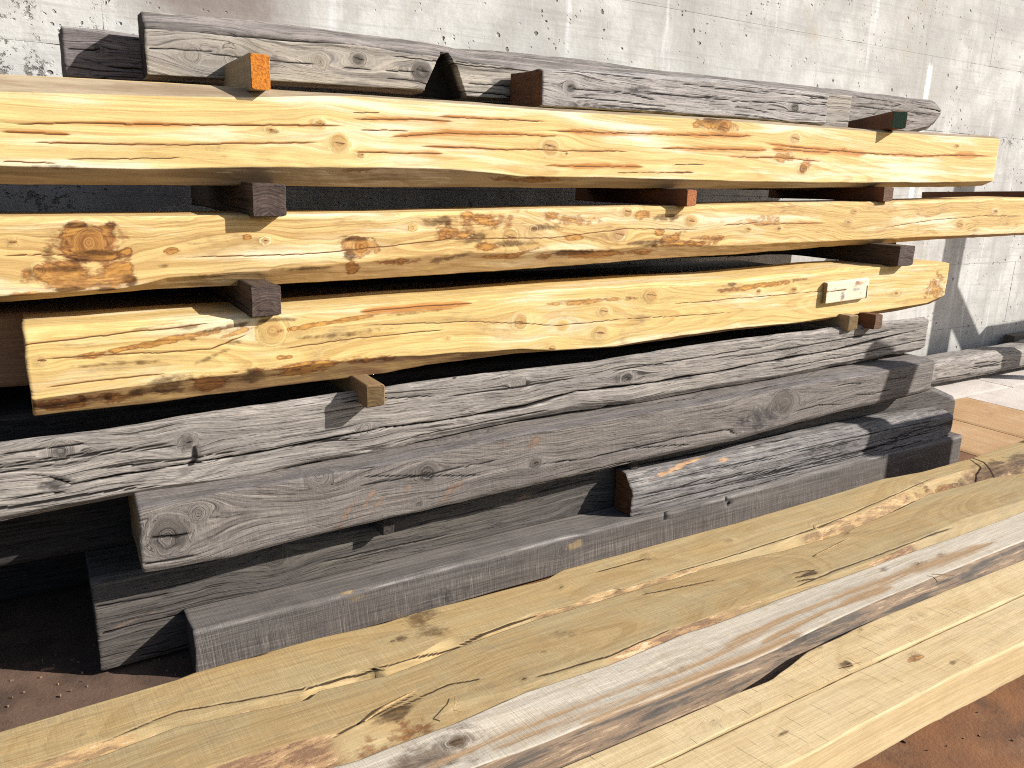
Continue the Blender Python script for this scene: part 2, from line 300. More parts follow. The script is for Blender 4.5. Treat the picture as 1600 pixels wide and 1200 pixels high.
    for f in feats:
        if f[0] == 'knot':
            _, kx, kv, rx, rv = f[:5]; s = f[5] if len(f) > 5 else 1
            rx = max(rx, rv*.8); R_ = rv
            dx = (X-kx); dv = (V-kv)
            rr = np.sqrt((dx/rx)**2+(dv/rv)**2)*(1+.22*nz1)+.10*nz2
            rr = np.abs(rr); w_ = np.exp(-(dx/(rx*4.5))**2)
            gv -= swirl*dv*w_*(R_*R_*1.6)/(dv*dv+R_*R_*1.2+(dx*.28)**2)*np.where(rr < .8, .4, 1.)
            kk = (1-sstep(.55, 1.15, rr+nz1*.25))*min(s, 1); kn = np.maximum(kn, kk)
            rk = np.where(rr < 1.6, np.maximum(rk, 1-sstep(1., 1.6, rr)), rk)
            gv = np.where(rr < 1.3, gv*sstep(.9, 1.3, rr)+(1-sstep(.9, 1.3, rr))*(V*.35+rr*R_*1.6), gv)
            disp += .0035*s*np.exp(-rr**2*.7)*min(1, rv/.012)
            disp -= .004*s*np.exp(-(rr*2.6)**2)*min(1, rv/.012)*(.5+nz2)
            if s >= .8 and rv > .008:  # a check through the knot's heart
                ck = np.maximum(ck, .8*np.exp(-(((dv+dx*.15+nz2*.1*rv))/(.0018))**2)*(1-sstep(.4, 1., np.abs(dx)/rx)))
        elif f[0] in ('stain', 'dark'):
            _, kx, kv, rx, rv, s = f[:6]; tl = f[6] if len(f) > 6 else 0
            dx = X-kx; dv = V-kv-dx*tl if abs(tl) < .4 else (V-kv)
            if abs(tl) >= .4: dx = dx - dv*.75
            rr = np.sqrt((dx/rx)**2+(dv/rv)**2)+nz1*.5+nz2*.2
            mm = min(1.15, s*1.3)*(1-sstep(.15, 1.4, rr))
            if f[0] == 'stain': stn = np.maximum(stn, mm)
            else: dk = np.maximum(dk, mm)
        else:
            _, q, wd, dp, halo = f; q = sorted(q); qx = [a[0] for a in q]; qv = [a[1] for a in q]
            if len(q) == 2 and abs(qx[1]-qx[0]) < .03:      # a short crack across
                vc0, vc1 = min(qv), max(qv); c = (X-np.mean(qx)+nz1*.01); tp = (V > vc0-.004) & (V < vc1+.004)
                mk = np.exp(-(c/max(wd, .006))**2)*tp
                ck = np.maximum(ck, mk); disp -= dp*mk; continue
            a, b = qx[0], qx[-1]; sel = (xs >= a-.02) & (xs <= b+.02)
            if not sel.any(): continue
            xx = xs[sel]; vc = np.interp(xx, qx, qv)+.0022*fbm(xx*9, 1., seed+int(abs(qv[0])*5000), 3)+.0010*vnoise(xx*60, 4., seed+3)
            tp = np.clip(np.minimum(xx-a, b-xx)/(.12*(b-a)+.01)+.15, 0, 1); tp = np.where((xx < a) | (xx > b), 0, tp)
            ends = ((a < .02) & (xx < .2)) | ((b > Lx-.02) & (xx > Lx-.2)); tp = np.where(ends & (xx >= a) & (xx <= b), 1, tp)
            wv = wd*cw*(.55+.45*vnoise(xx*7, 2., seed+9))*np.maximum(tp, .25)
            wv = np.maximum(wv, .62*np.abs(np.gradient(vc))) if len(vc) > 2 else wv
            dv = V[sel]-vc[:, None]
            mk = np.exp(-(dv/np.maximum(wv, res*(.62 if board else .42))[:, None])**2)*np.clip(tp*1.4, 0, 1)[:, None]
            ck[sel] = np.maximum(ck[sel], mk if dp > .0015 else 0); disp[sel] -= dp*cw*mk
            if halo:
                hw = (.0045+.009*halo*np.clip(vnoise(xx*6., 7., seed+21)*.8+.35, .06, 1.))*(.25+.75*tp)*(1.5 if dp <= .0015 else 1.)
                hm = np.exp(-np.abs(dv-.0012)/hw[:, None]*1.2)*min(1.3, halo*1.5)*np.clip(tp*1.6, 0, 1)[:, None]
                ha[sel] = np.maximum(ha[sel], hm)
    # growth rings: distance from a wandering pith
    py = pith[0]+.03*warp*fbm(xs*.7, 2., seed+31, 3); pz = pith[1]+.05*warp*fbm(xs*.8, 9., seed+32, 3)
    off = gv-V
    Yq = Q[:, :, 0]; Zq = Q[:, :, 1]
    if board: Yr = Yq+off; Zr = Zq
    else: Yr = Yq; Zr = Zq+off
    rad = np.sqrt((Yr-py[:, None])**2+(Zr-pz[:, None])**2)+.004*fbm(X*2.2, V*14, seed+33, 4)+.012*fbm(X*.9, 5., seed+34, 2)*warp
    ring = rad/spacing
    # normals of the section grid
    G = np.stack([X, Yq, Zq], -1)
    dX = np.gradient(G, axis=0); dV = np.roll(G, -1, 1)-np.roll(G, 1, 1)
    nr = np.cross(dV, dX); nr /= np.linalg.norm(nr, axis=-1, keepdims=True)+1e-12
    cen = G.mean(1, keepdims=True)
    if ((nr*(G-cen)).sum(-1)).mean() < 0: nr = -nr
    disp += rough*(.0012*fbm(X*4, gv*55, seed+40, 3)+.0006*vnoise(X*8, gv*240, seed+44)+.0016*fbm(X*5, V*9, seed+41, 3))
    wr = np.repeat(wn[None], n, 0) > 0
    disp += np.where(wr, (.0036 if board else .0018)*fbm(X*16, V*34, seed+42, 4)*max(rough, .8), 0)
    if gouge:   # broken fibres along the arrises
        gg = np.clip(fbm(X*7, V*20, seed+45, 3)-.18, 0, 1); disp -= gouge*gg*.03*(wnf > .05)
    disp = np.clip(disp, -.032, .008)
    G = G+nr*disp[..., None]
    if 'notch' in rec:                                   # birdsmouth cut right through the front face
        poly = np.array(rec['notch']); ps = poly[np.argsort(poly[:, 1])]
        top = poly[:, 1].max()+.004; bot = -1
        cx = [(p[1], p[0]) for p in poly]
        L_ = sorted([c for c in cx if c[1] < np.median(poly[:, 0])]); R_ = sorted([c for c in cx if c[1] >= np.median(poly[:, 0])])
        xl = np.interp(Zq, [c[0] for c in L_], [c[1] for c in L_]); xr = np.interp(Zq, [c[0] for c in R_], [c[1] for c in R_])
        jag = 0
        ins = (X > xl) & (X < xr+jag) & (Zq < top) & (Yq < .085)
        G[..., 1] = np.where(ins, np.maximum(G[..., 1], .095+.01*nz1), G[..., 1]); ck = np.where(ins, 1., ck)  # notch interior coloured near black as its shade, through the crack mask
    ev = fbm(V*22, 3., seed+51, 3)                       # slightly ragged sawn ends
    for sgn, j0 in ((1, 0), (-1, n-1)):
        for jj, wgt in ((0, 1.), (1, .9), (2, .8), (3, .5)):
            j = j0+sgn*jj; G[j, :, 0] += endj*ev[j]*wgt
        c = G[j0].mean(0); G[j0, :, 1:] += (c[1:]-G[j0, :, 1:])*(.0028/(np.linalg.norm(G[j0, :, 1:]-c[1:], axis=-1, keepdims=True)+1e-6))
    ids = np.arange(n*m).reshape(n, m)
    a = ids[:-1]; b = ids[1:]
    quads = np.stack([a, np.roll(a, -1, 1), np.roll(b, -1, 1), b], -1).reshape(-1, 4)
    so_ = seed*37.1
    gr = np.stack([X+so_, gv+so_*.13, ring], -1).reshape(-1, 3)
    ma = np.stack([kn, ck, stn, wnf], -1).reshape(-1, 4); z0 = np.zeros_like(dk)
    fmask = np.repeat(((segid == 2) | (segid == 4) if board and saw_end else (segid == 4) if board else (segid == 2)).astype(float)[None], n, 0)
    mb = np.stack([dk, ha, z0, fmask], -1).reshape(-1, 4)
    Vs = [G.reshape(-1, 3)]; As = [gr]; Bs = [ma]; Cs = [mb]; base = n*m
    for j, flip in ((0, False), (n-1, True)):            # end caps, ring by ring to the middle
        loop = G[j]; c = loop.mean(0); K = 9
        prev = None
        for k in range(K+1):
            u = k/K; pp = loop*(1-u)+c*u
            ex = .0015*fbm(pp[:, 1]*90, pp[:, 2]*90, seed+60, 3)*min(1, k)
            rad2 = np.sqrt((pp[:, 1]-py[j])**2+(pp[:, 2]-pz[j])**2)
            ang = np.arctan2(pp[:, 2]-pz[j], pp[:, 1]-py[j])
            star = np.exp(-(np.abs(((ang*3/np.pi+fbm(rad2*20, 2., seed)*.3) % 1)-.5)/.05)**2)*(vnoise(np.floor(ang*3/np.pi), 1., seed) > .1)*sstep(.09, .02, rad2)
            pp = pp.copy(); pp[:, 0] += ex
            Vs.append(pp); As.append(np.stack([pp[:, 1]*2+so_, pp[:, 2]*.4+so_*.13, rad2/.0045+fbm(pp[:, 1]*30, pp[:, 2]*30, seed+61, 2)*.6], -1))
            Bs.append(np.stack([0*rad2, star*.7*min(1, k), 0*rad2, 0*rad2], -1)); Cs.append(np.stack([0*rad2, 0*rad2, 0*rad2+1, 0*rad2], -1))
            cur = base+np.arange(m); base += m
            if prev is not None:
                qd = np.stack([prev, cur, np.roll(cur, -1), np.roll(prev, -1)], -1)
                if flip: qd = qd[:, ::-1]
                quads = np.concatenate([quads, qd])
            prev = cur
    me = mesh_np(name, np.concatenate(Vs), quads, {'gr': ('FLOAT_VECTOR', np.concatenate(As)), 'ma': ('FLOAT_COLOR', np.concatenate(Bs)), 'mb': ('FLOAT_COLOR', np.concatenate(Cs))}, mat)
    o = link(name, me, parent); o.location = rec['loc']; o.rotation_euler[2] = rotz
    if label: tag(o, label, cat, group)
    return o
def box_rec(L, w, h, loc, c=.004, taper=0.):
    P = [([w, w], [0, 0]), ([c, c], [0, 0]), ([0, 0], [c, c]), ([0, 0], [h-c, h-c-taper]), ([c, c], [h, h-taper]), ([w, w], [h, h-taper])]
    return dict(kind='beam', loc=loc, xs=[0, L], P=P)
def spacer(name, x0, x1, y0, y1, z0, z1, mat, label, group, seed, rot=0., pitch=0., endmat=None, rough=1., wob=.003):
    """a stick laid across the stack: front end at y0, running back to y1"""
    a = math.pi/2+math.radians(rot)
    rec = box_rec(y1-y0, x1-x0, z1-z0, (x1, y0, z0))
    o = timber(name, rec, mat, label, 'spacer', group, seed=seed, res=.008, dsl=.02, dsr=.04, rough=rough, wob=wob, wane=(0., 0.), fine_bottom=True, backface=.008, rotz=a, endj=.0015, pith=((x1-x0)*.5, -.02), spacing=.004)
    o.rotation_euler[1] = math.radians(pitch)
    if endmat:
        w_, h_ = x1-x0, z1-z0; c = .006; e = .0025
        rim = [(c, .002), (w_-c, .002), (w_-.002, c), (w_-.002, h_-c), (w_-c, h_-.002), (c, h_-.002), (.002, h_-c), (.002, c)]
        import bmesh
        bm = bmesh.new(); f = [bm.verts.new((-e, y, z)) for y, z in rim]; b = [bm.verts.new((.004, y, z)) for y, z in rim]
        bm.faces.new(f[::-1]); bm.faces.new(b)
        for i in range(8): bm.faces.new((f[i], f[(i+1) % 8], b[(i+1) % 8], b[i]))
        bmesh.ops.recalc_face_normals(bm, faces=bm.faces)
        me = bpy.data.meshes.new('painted_end'); bm.to_mesh(me); bm.free(); me.materials.append(endmat)
        p = link('painted_end', me, o)
    return o

T = {
    'A': {"kind":"beam","loc":[-0.75,2.15,1.2196],"xs":[0.0,0.69,0.7,0.72,0.92,0.99,1.12,1.15,1.22,1.26,1.3,1.44,1.45,1.53,1.54,1.62,1.64,1.82,1.89,1.91,2.07,2.1,2.15,2.17,2.45,2.54,2.57,2.99,3.02,3.03,3.08,3.16,3.53,3.77,3.8,3.82,4.3,4.57,4.73,4.7727],"P":[[[0.24,0.24,0.24,0.24,0.24,0.24,0.24,0.24,0.24,0.24,0.24,0.24,0.24,0.24,0.24,0.24,0.24,0.24,0.24,0.24,0.24,0.24,0.24,0.24,0.24,0.24,0.24,0.24,0.24,0.24,0.24,0.24,0.24,0.24,0.24,0.24,0.24,0.24,0.24,0.24],[0.0,0.0,0.0002,0.0005,0.0038,0.0049,0.007,0.0075,0.0087,0.0093,0.0096,0.0106,0.0106,0.0112,0.0112,0.0118,0.012,0.0156,0.017,0.0174,0.0206,0.0212,0.022,0.0223,0.0266,0.028,0.0284,0.0348,0.0353,0.0354,0.0363,0.0384,0.0483,0.0547,0.0555,0.056,0.0675,0.0741,0.0807,0.0825]],[[0.05,0.05,0.05,0.05,0.05,0.05,0.05,0.05,0.05,0.05,0.05,0.05,0.05,0.05,0.05,0.05,0.05,0.05,0.05,0.05,0.05,0.05,0.05,0.05,0.05,0.05,0.05,0.05,0.05,0.05,0.05,0.05,0.05,0.05,0.05,0.05,0.05,0.05,0.05,0.05],[0.0,0.0,0.0002,0.0005,0.0038,0.0049,0.007,0.0075,0.0087,0.0093,0.0096,0.0106,0.0106,0.0112,0.0112,0.0118,0.012,0.0156,0.017,0.0174,0.0206,0.0212,0.022,0.0223,0.0266,0.028,0.0284,0.0348,0.0353,0.0354,0.0363,0.0384,0.0483,0.0547,0.0555,0.056,0.0675,0.0741,0.0807,0.0825]],[[0.0,0.0,0.0,0.0,0.0,0.0,0.0,0.0,0.0,0.0,0.0,0.0,0.0,0.0,0.0,0.0,0.0,0.0,0.0,0.0,0.0,0.0,0.0,0.0,0.0,0.0,0.0,0.0,0.0,0.0,0.0,0.0,0.0,0.0,0.0,0.0,0.0,0.0,0.0,0.0],[0.0412,0.0412,0.0413,0.0414,0.0431,0.0436,0.0513,0.0531,0.0572,0.0584,0.0595,0.0636,0.0639,0.0662,0.0665,0.0687,0.0688,0.0697,0.0659,0.0648,0.0565,0.0569,0.0578,0.0581,0.0626,0.0628,0.0629,0.0638,0.0639,0.064,0.0647,0.0659,0.0711,0.0767,0.0774,0.0779,0.0892,0.0989,0.1046,0.1062]],[[0.0,0.0,0.0,0.0,0.0,0.0,0.0,0.0,0.0,0.0,0.0,0.0,0.0,0.0,0.0,0.0,0.0,0.0,0.0,0.0,0.0,0.0,0.0,0.0,0.0,0.0,0.0,0.0,0.0,0.0,0.0,0.0,0.0,0.0,0.0,0.0,0.0,0.0,0.0,0.0],[0.2013,0.2013,0.2013,0.2015,0.2116,0.2149,0.2211,0.2231,0.2276,0.2302,0.2339,0.2469,0.2475,0.2519,0.252,0.253,0.2533,0.2556,0.2564,0.2566,0.2572,0.2573,0.2576,0.258,0.265,0.2673,0.2679,0.2763,0.2765,0.2766,0.2769,0.2776,0.281,0.2832,0.2838,0.2842,0.2944,0.3001,0.3035,0.3035]],[[0.035,0.035,0.035,0.035,0.035,0.035,0.035,0.035,0.035,0.035,0.035,0.035,0.035,0.035,0.035,0.035,0.035,0.035,0.035,0.035,0.035,0.035,0.035,0.035,0.035,0.035,0.035,0.035,0.035,0.035,0.035,0.035,0.035,0.035,0.035,0.035,0.035,0.035,0.035,0.035],[0.2394,0.2394,0.2394,0.2395,0.2459,0.2478,0.2512,0.252,0.2533,0.254,0.2547,0.2582,0.2584,0.2603,0.2605,0.2616,0.2619,0.2643,0.2653,0.2656,0.2665,0.2666,0.2669,0.267,0.2742,0.2766,0.2773,0.2862,0.2869,0.287,0.2875,0.2883,0.2921,0.2945,0.2948,0.295,0.3057,0.3118,0.3153,0.3163]],[[0.24,0.24,0.24,0.24,0.24,0.24,0.24,0.24,0.24,0.24,0.24,0.24,0.24,0.24,0.24,0.24,0.24,0.24,0.24,0.24,0.24,0.24,0.24,0.24,0.24,0.24,0.24,0.24,0.24,0.24,0.24,0.24,0.24,0.24,0.24,0.24,0.24,0.24,0.24,0.24],[0.2394,0.2394,0.2394,0.2395,0.2459,0.2478,0.2512,0.252,0.2533,0.254,0.2547,0.2582,0.2584,0.2603,0.2605,0.2616,0.2619,0.2643,0.2653,0.2656,0.2665,0.2666,0.2669,0.267,0.2742,0.2766,0.2773,0.2862,0.2869,0.287,0.2875,0.2883,0.2921,0.2945,0.2948,0.295,0.3057,0.3118,0.3153,0.3163]]],"feat":[["crack",[[0.7074,0.1336],[0.898,0.1435],[1.0659,0.1505],[1.5059,0.1728]],0.003,0.01,0.55],["crack",[[0.7578,0.0937],[1.0623,0.1037],[1.2312,0.1131],[1.4507,0.1284]],0.003,0.008,0.5],["crack",[[0.7052,0.1144],[0.7789,0.1156],[0.8452,0.1149]],0.003,0.008,0.8],["crack",[[0.8242,0.0613],[1.0896,0.0729]],0.0025,0.003,0.1],["crack",[[0.6976,0.0496],[0.8101,0.0508]],0.0025,0.003,0.2],["crack",[[1.5246,0.1923],[1.7252,0.2029],[1.84,0.2029]],0.003,0.006,0.7],["crack",[[1.7757,0.2148],[2.1684,0.2245]],0.003,0.006,0.5],["crack",[[1.5423,0.1649],[1.6952,0.1699]],0.003,0.006,0.2],["crack",[[1.6286,0.1507],[1.8172,0.1711],[2.0637,0.1787],[2.2267,0.1833]],0.003,0.007,0.8],["crack",[[1.7168,0.1288],[2.0651,0.1351],[2.3436,0.1432],[2.5048,0.1479]],0.003,0.007,0.5],["crack",[[1.5223,0.1065],[1.8049,0.1112]],0.003,0.006,0.6],["crack",[[2.1624,0.1973],[2.4321,0.204],[2.9968,0.223],[3.1036,0.2308]],0.0035,0.008,1.0],["crack",[[2.6313,0.1639],[2.8422,0.171],[3.1738,0.1809]],0.003,0.007,0.8],["crack",[[2.1574,0.0903],[2.5708,0.1]],0.003,0.006,0.9],["crack",[[2.4469,0.0772],[2.7954,0.0896]],0.003,0.004,0.3],["crack",[[3.149,0.2054],[3.3153,0.1989],[3.7186,0.1941],[4.1582,0.1987],[4.4548,0.2132],[4.7524,0.2192]],0.004,0.01,1.0],["crack",[[3.1907,0.1863],[3.5479,0.187]],0.003,0.006,0.9],["crack",[[2.9476,0.1486],[3.2856,0.157],[3.4956,0.1502]],0.003,0.005,0.5],["crack",[[2.6956,0.1106],[2.8548,0.1182]],0.003,0.004,0.2],["crack",[[2.6982,0.0846],[2.805,0.0877]],0.003,0.004,0.3],["crack",[[1.525,0.2072],[1.6125,0.2163]],0.0025,0.003,0.1],["knot",1.4347,0.1753,0.0158,0.0147,1],["knot",1.4865,0.1268,0.0235,0.0218,1],["knot",1.303,0.1516,0.0099,0.0096,1],["knot",1.5481,0.099,0.0093,0.0086,1],["knot",2.1791,0.1498,0.039,0.0311,1],["knot",2.9279,0.2504,0.0352,0.0241,1],["knot",3.317,0.2323,0.033,0.0212,1],["knot",3.385,0.1218,0.0227,0.0146,1],["knot",4.4167,0.254,0.0204,0.0111,1],["knot",3.6245,0.2078,0.0121,0.0075,0.7],["knot",2.2419,0.1309,0.0125,0.0099,1],["stain",2.8878,0.2635,0.0946,0.0261,0.9,0],["stain",3.267,0.1587,0.0507,0.0166,0.7,0],["stain",3.4013,0.137,0.0303,0.0292,0.6,0.5],["stain",1.5395,0.0541,0.0467,0.0086,0.35,0],["dark",2.8614,0.2728,0.0749,0.0173,0.6,0],["dark",0.8221,0.0411,0.0783,0.0072,0.4,0],["dark",1.1672,0.0946,0.0389,0.0219,0.25,0],["stain",2.1111,0.04,0.1439,0.0137,0.8,0],["dark",2.4043,0.2186,0.1323,0.024,0.12,0],["dark",1.3144,0.1475,0.015,0.0064,0.5,0]]},
    'B': {"kind":"beam","loc":[-0.7,2.12,0.9545],"xs":[0.0,0.61,0.63,0.7,0.87,0.92,0.97,1.04,1.21,1.24,1.28,1.46,1.55,1.6,1.75,1.83,1.94,2.09,2.15,2.22,2.39,2.61,2.63,2.68,2.95,2.97,3.01,3.27,3.33,3.35,3.63,3.83,4.06,4.39,4.98,5.04,5.1,6.0],"P":[[[0.24,0.24,0.24,0.24,0.24,0.24,0.24,0.24,0.24,0.24,0.24,0.24,0.24,0.24,0.24,0.24,0.24,0.24,0.24,0.24,0.24,0.24,0.24,0.24,0.24,0.24,0.24,0.24,0.24,0.24,0.24,0.24,0.24,0.24,0.24,0.24,0.24,0.24],[0.0,0.0,0.0008,0.0037,0.0107,0.0127,0.013,0.0135,0.0147,0.0149,0.0153,0.017,0.0188,0.0198,0.0229,0.0245,0.0267,0.0322,0.0343,0.0368,0.042,0.0487,0.0493,0.0509,0.0563,0.0567,0.0576,0.0646,0.0667,0.0674,0.077,0.0838,0.0888,0.0959,0.1075,0.1087,0.1099,0.1099]],[[0.03,0.03,0.03,0.03,0.03,0.03,0.03,0.03,0.03,0.03,0.03,0.03,0.03,0.03,0.03,0.03,0.03,0.03,0.03,0.03,0.03,0.03,0.03,0.03,0.03,0.03,0.03,0.03,0.03,0.03,0.03,0.03,0.03,0.03,0.03,0.03,0.03,0.03],[0.0,0.0,0.0008,0.0037,0.0107,0.0127,0.013,0.0135,0.0147,0.0149,0.0153,0.017,0.0188,0.0198,0.0229,0.0245,0.0267,0.0322,0.0343,0.0368,0.042,0.0487,0.0493,0.0509,0.0563,0.0567,0.0576,0.0646,0.0667,0.0674,0.077,0.0838,0.0888,0.0959,0.1075,0.1087,0.1099,0.1099]],[[0.0,0.0,0.0,0.0,0.0,0.0,0.0,0.0,0.0,0.0,0.0,0.0,0.0,0.0,0.0,0.0,0.0,0.0,0.0,0.0,0.0,0.0,0.0,0.0,0.0,0.0,0.0,0.0,0.0,0.0,0.0,0.0,0.0,0.0,0.0,0.0,0.0,0.0],[0.0188,0.0188,0.0194,0.0223,0.0249,0.0367,0.049,0.0508,0.0543,0.0549,0.0579,0.0715,0.0783,0.082,0.0895,0.0935,0.0937,0.0936,0.0935,0.0934,0.0932,0.1048,0.1041,0.1023,0.0928,0.0921,0.0931,0.0991,0.1005,0.1009,0.105,0.1075,0.1103,0.1143,0.1215,0.1222,0.1222,0.1222]],[[0.0,0.0,0.0,0.0,0.0,0.0,0.0,0.0,0.0,0.0,0.0,0.0,0.0,0.0,0.0,0.0,0.0,0.0,0.0,0.0,0.0,0.0,0.0,0.0,0.0,0.0,0.0,0.0,0.0,0.0,0.0,0.0,0.0,0.0,0.0,0.0,0.0,0.0],[0.1838,0.1838,0.1838,0.1847,0.1871,0.1878,0.1885,0.1895,0.193,0.1937,0.1945,0.1959,0.1966,0.198,0.2024,0.205,0.2085,0.2134,0.2147,0.2162,0.2198,0.2245,0.2249,0.2263,0.234,0.2346,0.2357,0.2428,0.2444,0.2449,0.2505,0.2546,0.2593,0.2694,0.2874,0.2874,0.2874,0.2874]],[[0.01,0.01,0.01,0.01,0.01,0.01,0.01,0.01,0.01,0.01,0.01,0.01,0.01,0.01,0.01,0.01,0.01,0.01,0.01,0.01,0.01,0.01,0.01,0.01,0.01,0.01,0.01,0.01,0.01,0.01,0.01,0.01,0.01,0.01,0.01,0.01,0.01,0.01],[0.1938,0.1938,0.1938,0.1947,0.1971,0.1978,0.1985,0.1995,0.203,0.2037,0.2045,0.2059,0.2066,0.208,0.2124,0.215,0.2185,0.2234,0.2247,0.2262,0.2298,0.2345,0.2349,0.2363,0.244,0.2446,0.2457,0.2528,0.2544,0.2549,0.2605,0.2646,0.2693,0.2794,0.2974,0.2974,0.2974,0.2974]],[[0.24,0.24,0.24,0.24,0.24,0.24,0.24,0.24,0.24,0.24,0.24,0.24,0.24,0.24,0.24,0.24,0.24,0.24,0.24,0.24,0.24,0.24,0.24,0.24,0.24,0.24,0.24,0.24,0.24,0.24,0.24,0.24,0.24,0.24,0.24,0.24,0.24,0.24],[0.1938,0.1938,0.1938,0.1947,0.1971,0.1978,0.1985,0.1995,0.203,0.2037,0.2045,0.2059,0.2066,0.208,0.2124,0.215,0.2185,0.2234,0.2247,0.2262,0.2298,0.2345,0.2349,0.2363,0.244,0.2446,0.2457,0.2528,0.2544,0.2549,0.2605,0.2646,0.2693,0.2794,0.2974,0.2974,0.2974,0.2974]]],"feat":[["dark",1.7327,0.1858,0.063,0.0186,0.8,0],["dark",1.8519,0.134,0.0533,0.0154,0.8,0.2],["dark",1.9778,0.1167,0.0939,0.0119,0.7,0],["dark",2.0959,0.1654,0.0735,0.0121,0.6,0],["dark",1.4741,0.1385,0.0488,0.0088,0.8,0],["dark",1.4448,0.0893,0.0224,0.0178,0.8,0],["dark",0.784,0.1762,0.0396,0.0074,0.9,0],["dark",0.741,0.0759,0.0522,0.009,0.7,0],["dark",0.8246,0.1114,0.049,0.0076,0.7,0],["dark",2.2262,0.0815,0.1302,0.0105,0.8,0],["dark",2.5267,0.1084,0.1165,0.0111,0.7,0],["dark",2.6067,0.1962,0.0715,0.0132,0.6,0],["dark",1.3257,0.0574,0.1061,0.007,0.6,0],["dark",1.0596,0.0462,0.0621,0.0065,0.5,0],["stain",0.7835,0.1718,0.029,0.0148,0.8,0],["stain",0.8171,0.104,0.0678,0.0212,0.75,0],["stain",0.7709,0.0446,0.0667,0.0243,0.8,0],["stain",0.8555,0.0723,0.0278,0.0216,0.8,0],["dark",0.8878,0.0399,0.0199,0.0188,0.7,0],["dark",0.7182,0.1063,0.0205,0.0206,0.6,0],["dark",0.7895,0.0971,0.0455,0.012,0.55,0],["dark",0.8539,0.176,0.0137,0.009,0.6,0],["stain",1.589,0.0675,0.0798,0.0111,0.5,0],["dark",1.7544,0.0725,0.0858,0.0115,0.5,0.2],["stain",1.8844,0.1857,0.0896,0.0269,0.45,0],["stain",1.7539,0.1577,0.0425,0.03,0.5,0],["stain",2.2204,0.1854,0.0772,0.0185,0.4,0],["stain",2.7073,0.1056,0.1245,0.0137,0.6,0],["stain",3.0948,0.1847,0.1062,0.0193,0.3,0],["stain",0.8068,0.1373,0.0698,0.0389,1.0,0],["stain",0.7397,0.064,0.0627,0.0359,0.95,0],["stain",0.8569,0.0567,0.0418,0.031,0.9,0],["stain",0.8815,0.1133,0.0126,0.0108,0.9,0],["stain",0.9854,0.1127,0.0148,0.0079,0.8,0],["stain",1.4736,0.1172,0.0452,0.0285,0.95,0],["stain",1.4551,0.0533,0.0188,0.0287,0.95,0],["stain",1.5306,0.1054,0.0116,0.0144,0.8,0],["stain",1.169,0.1437,0.0113,0.0066,0.7,0],["dark",0.9633,0.0752,0.0206,0.0063,0.5,0],["dark",0.7558,0.027,0.0398,0.0061,0.9,0],["dark",0.8297,0.019,0.0345,0.0093,0.9,0],["stain",0.6578,0.0196,0.0377,0.0059,0.6,0],["stain",1.8183,0.1763,0.0262,0.0455,0.62,0],["stain",1.8013,0.1422,0.0261,0.0114,0.8,0],["stain",1.8973,0.1081,0.05,0.0137,0.85,0],["stain",1.944,0.0736,0.0697,0.0119,0.7,0],["stain",2.0073,0.0802,0.062,0.0101,0.7,0.3],["stain",2.1125,0.0675,0.0349,0.0144,0.75,0],["stain",2.2105,0.1318,0.0309,0.0083,0.8,0],["stain",2.3194,0.0731,0.1621,0.015,0.8,0],["stain",2.5006,0.0757,0.0868,0.0111,0.6,0],["stain",2.6442,0.1224,0.0729,0.018,0.6,0.3],["stain",2.8001,0.1228,0.0964,0.0093,0.6,0],["stain",2.1189,0.2016,0.0296,0.014,0.6,0],["stain",2.5036,0.2069,0.0401,0.0151,0.7,0],["stain",2.5818,0.1476,0.0237,0.0111,0.7,0],["knot",1.9702,0.1365,0.0304,0.0257,1],["knot",2.0572,0.1596,0.0145,0.012,1],["knot",2.4048,0.1404,0.0305,0.0236,1],["knot",1.2178,0.1348,0.01,0.01,1],["knot",1.7544,0.0821,0.0086,0.0076,1],["knot",3.6152,0.1791,0.021,0.0131,1],["knot",3.6479,0.2237,0.0169,0.0105,1],["knot",3.0294,0.1537,0.0174,0.012,1],["knot",3.1966,0.1552,0.0147,0.0099,1],["knot",4.4446,0.1689,0.032,0.0178,1],["knot",3.9665,0.0922,0.0281,0.0169,1],["knot",4.7302,0.2295,0.0287,0.0153,1],["knot",0.6526,0.1395,0.0074,0.0086,1],["knot",0.8068,0.1373,0.0242,0.027,0.5],["knot",0.6959,0.0774,0.0127,0.0147,1],["knot",1.483,0.1152,0.0189,0.0178,0.5],["knot",2.4322,0.2173,0.0195,0.0149,1],["knot",1.6401,0.1676,0.0121,0.011,0.6],["knot",2.7297,0.185,0.0249,0.0181,1],["crack",[[0.9577,0.0975],[1.1908,0.0952],[1.4174,0.1023],[1.5502,0.1141],[1.7541,0.1314],[2.1221,0.1308],[2.4368,0.1595],[2.7968,0.1505]],0.0025,0.004,0.15],["crack",[[3.0864,0.1703],[3.2792,0.1722],[3.4729,0.1742]],0.003,0.005,0.5],["crack",[[3.8418,0.1543],[4.1834,0.1839],[4.5969,0.2047],[5.0056,0.2087]],0.0025,0.004,0.2],["crack",[[0.6245,0.1085],[0.7509,0.1085],[0.8168,0.1009]],0.0025,0.004,0.3],["crack",[[2.892,0.1686],[3.0955,0.1799]],0.0025,0.003,0.3]]},
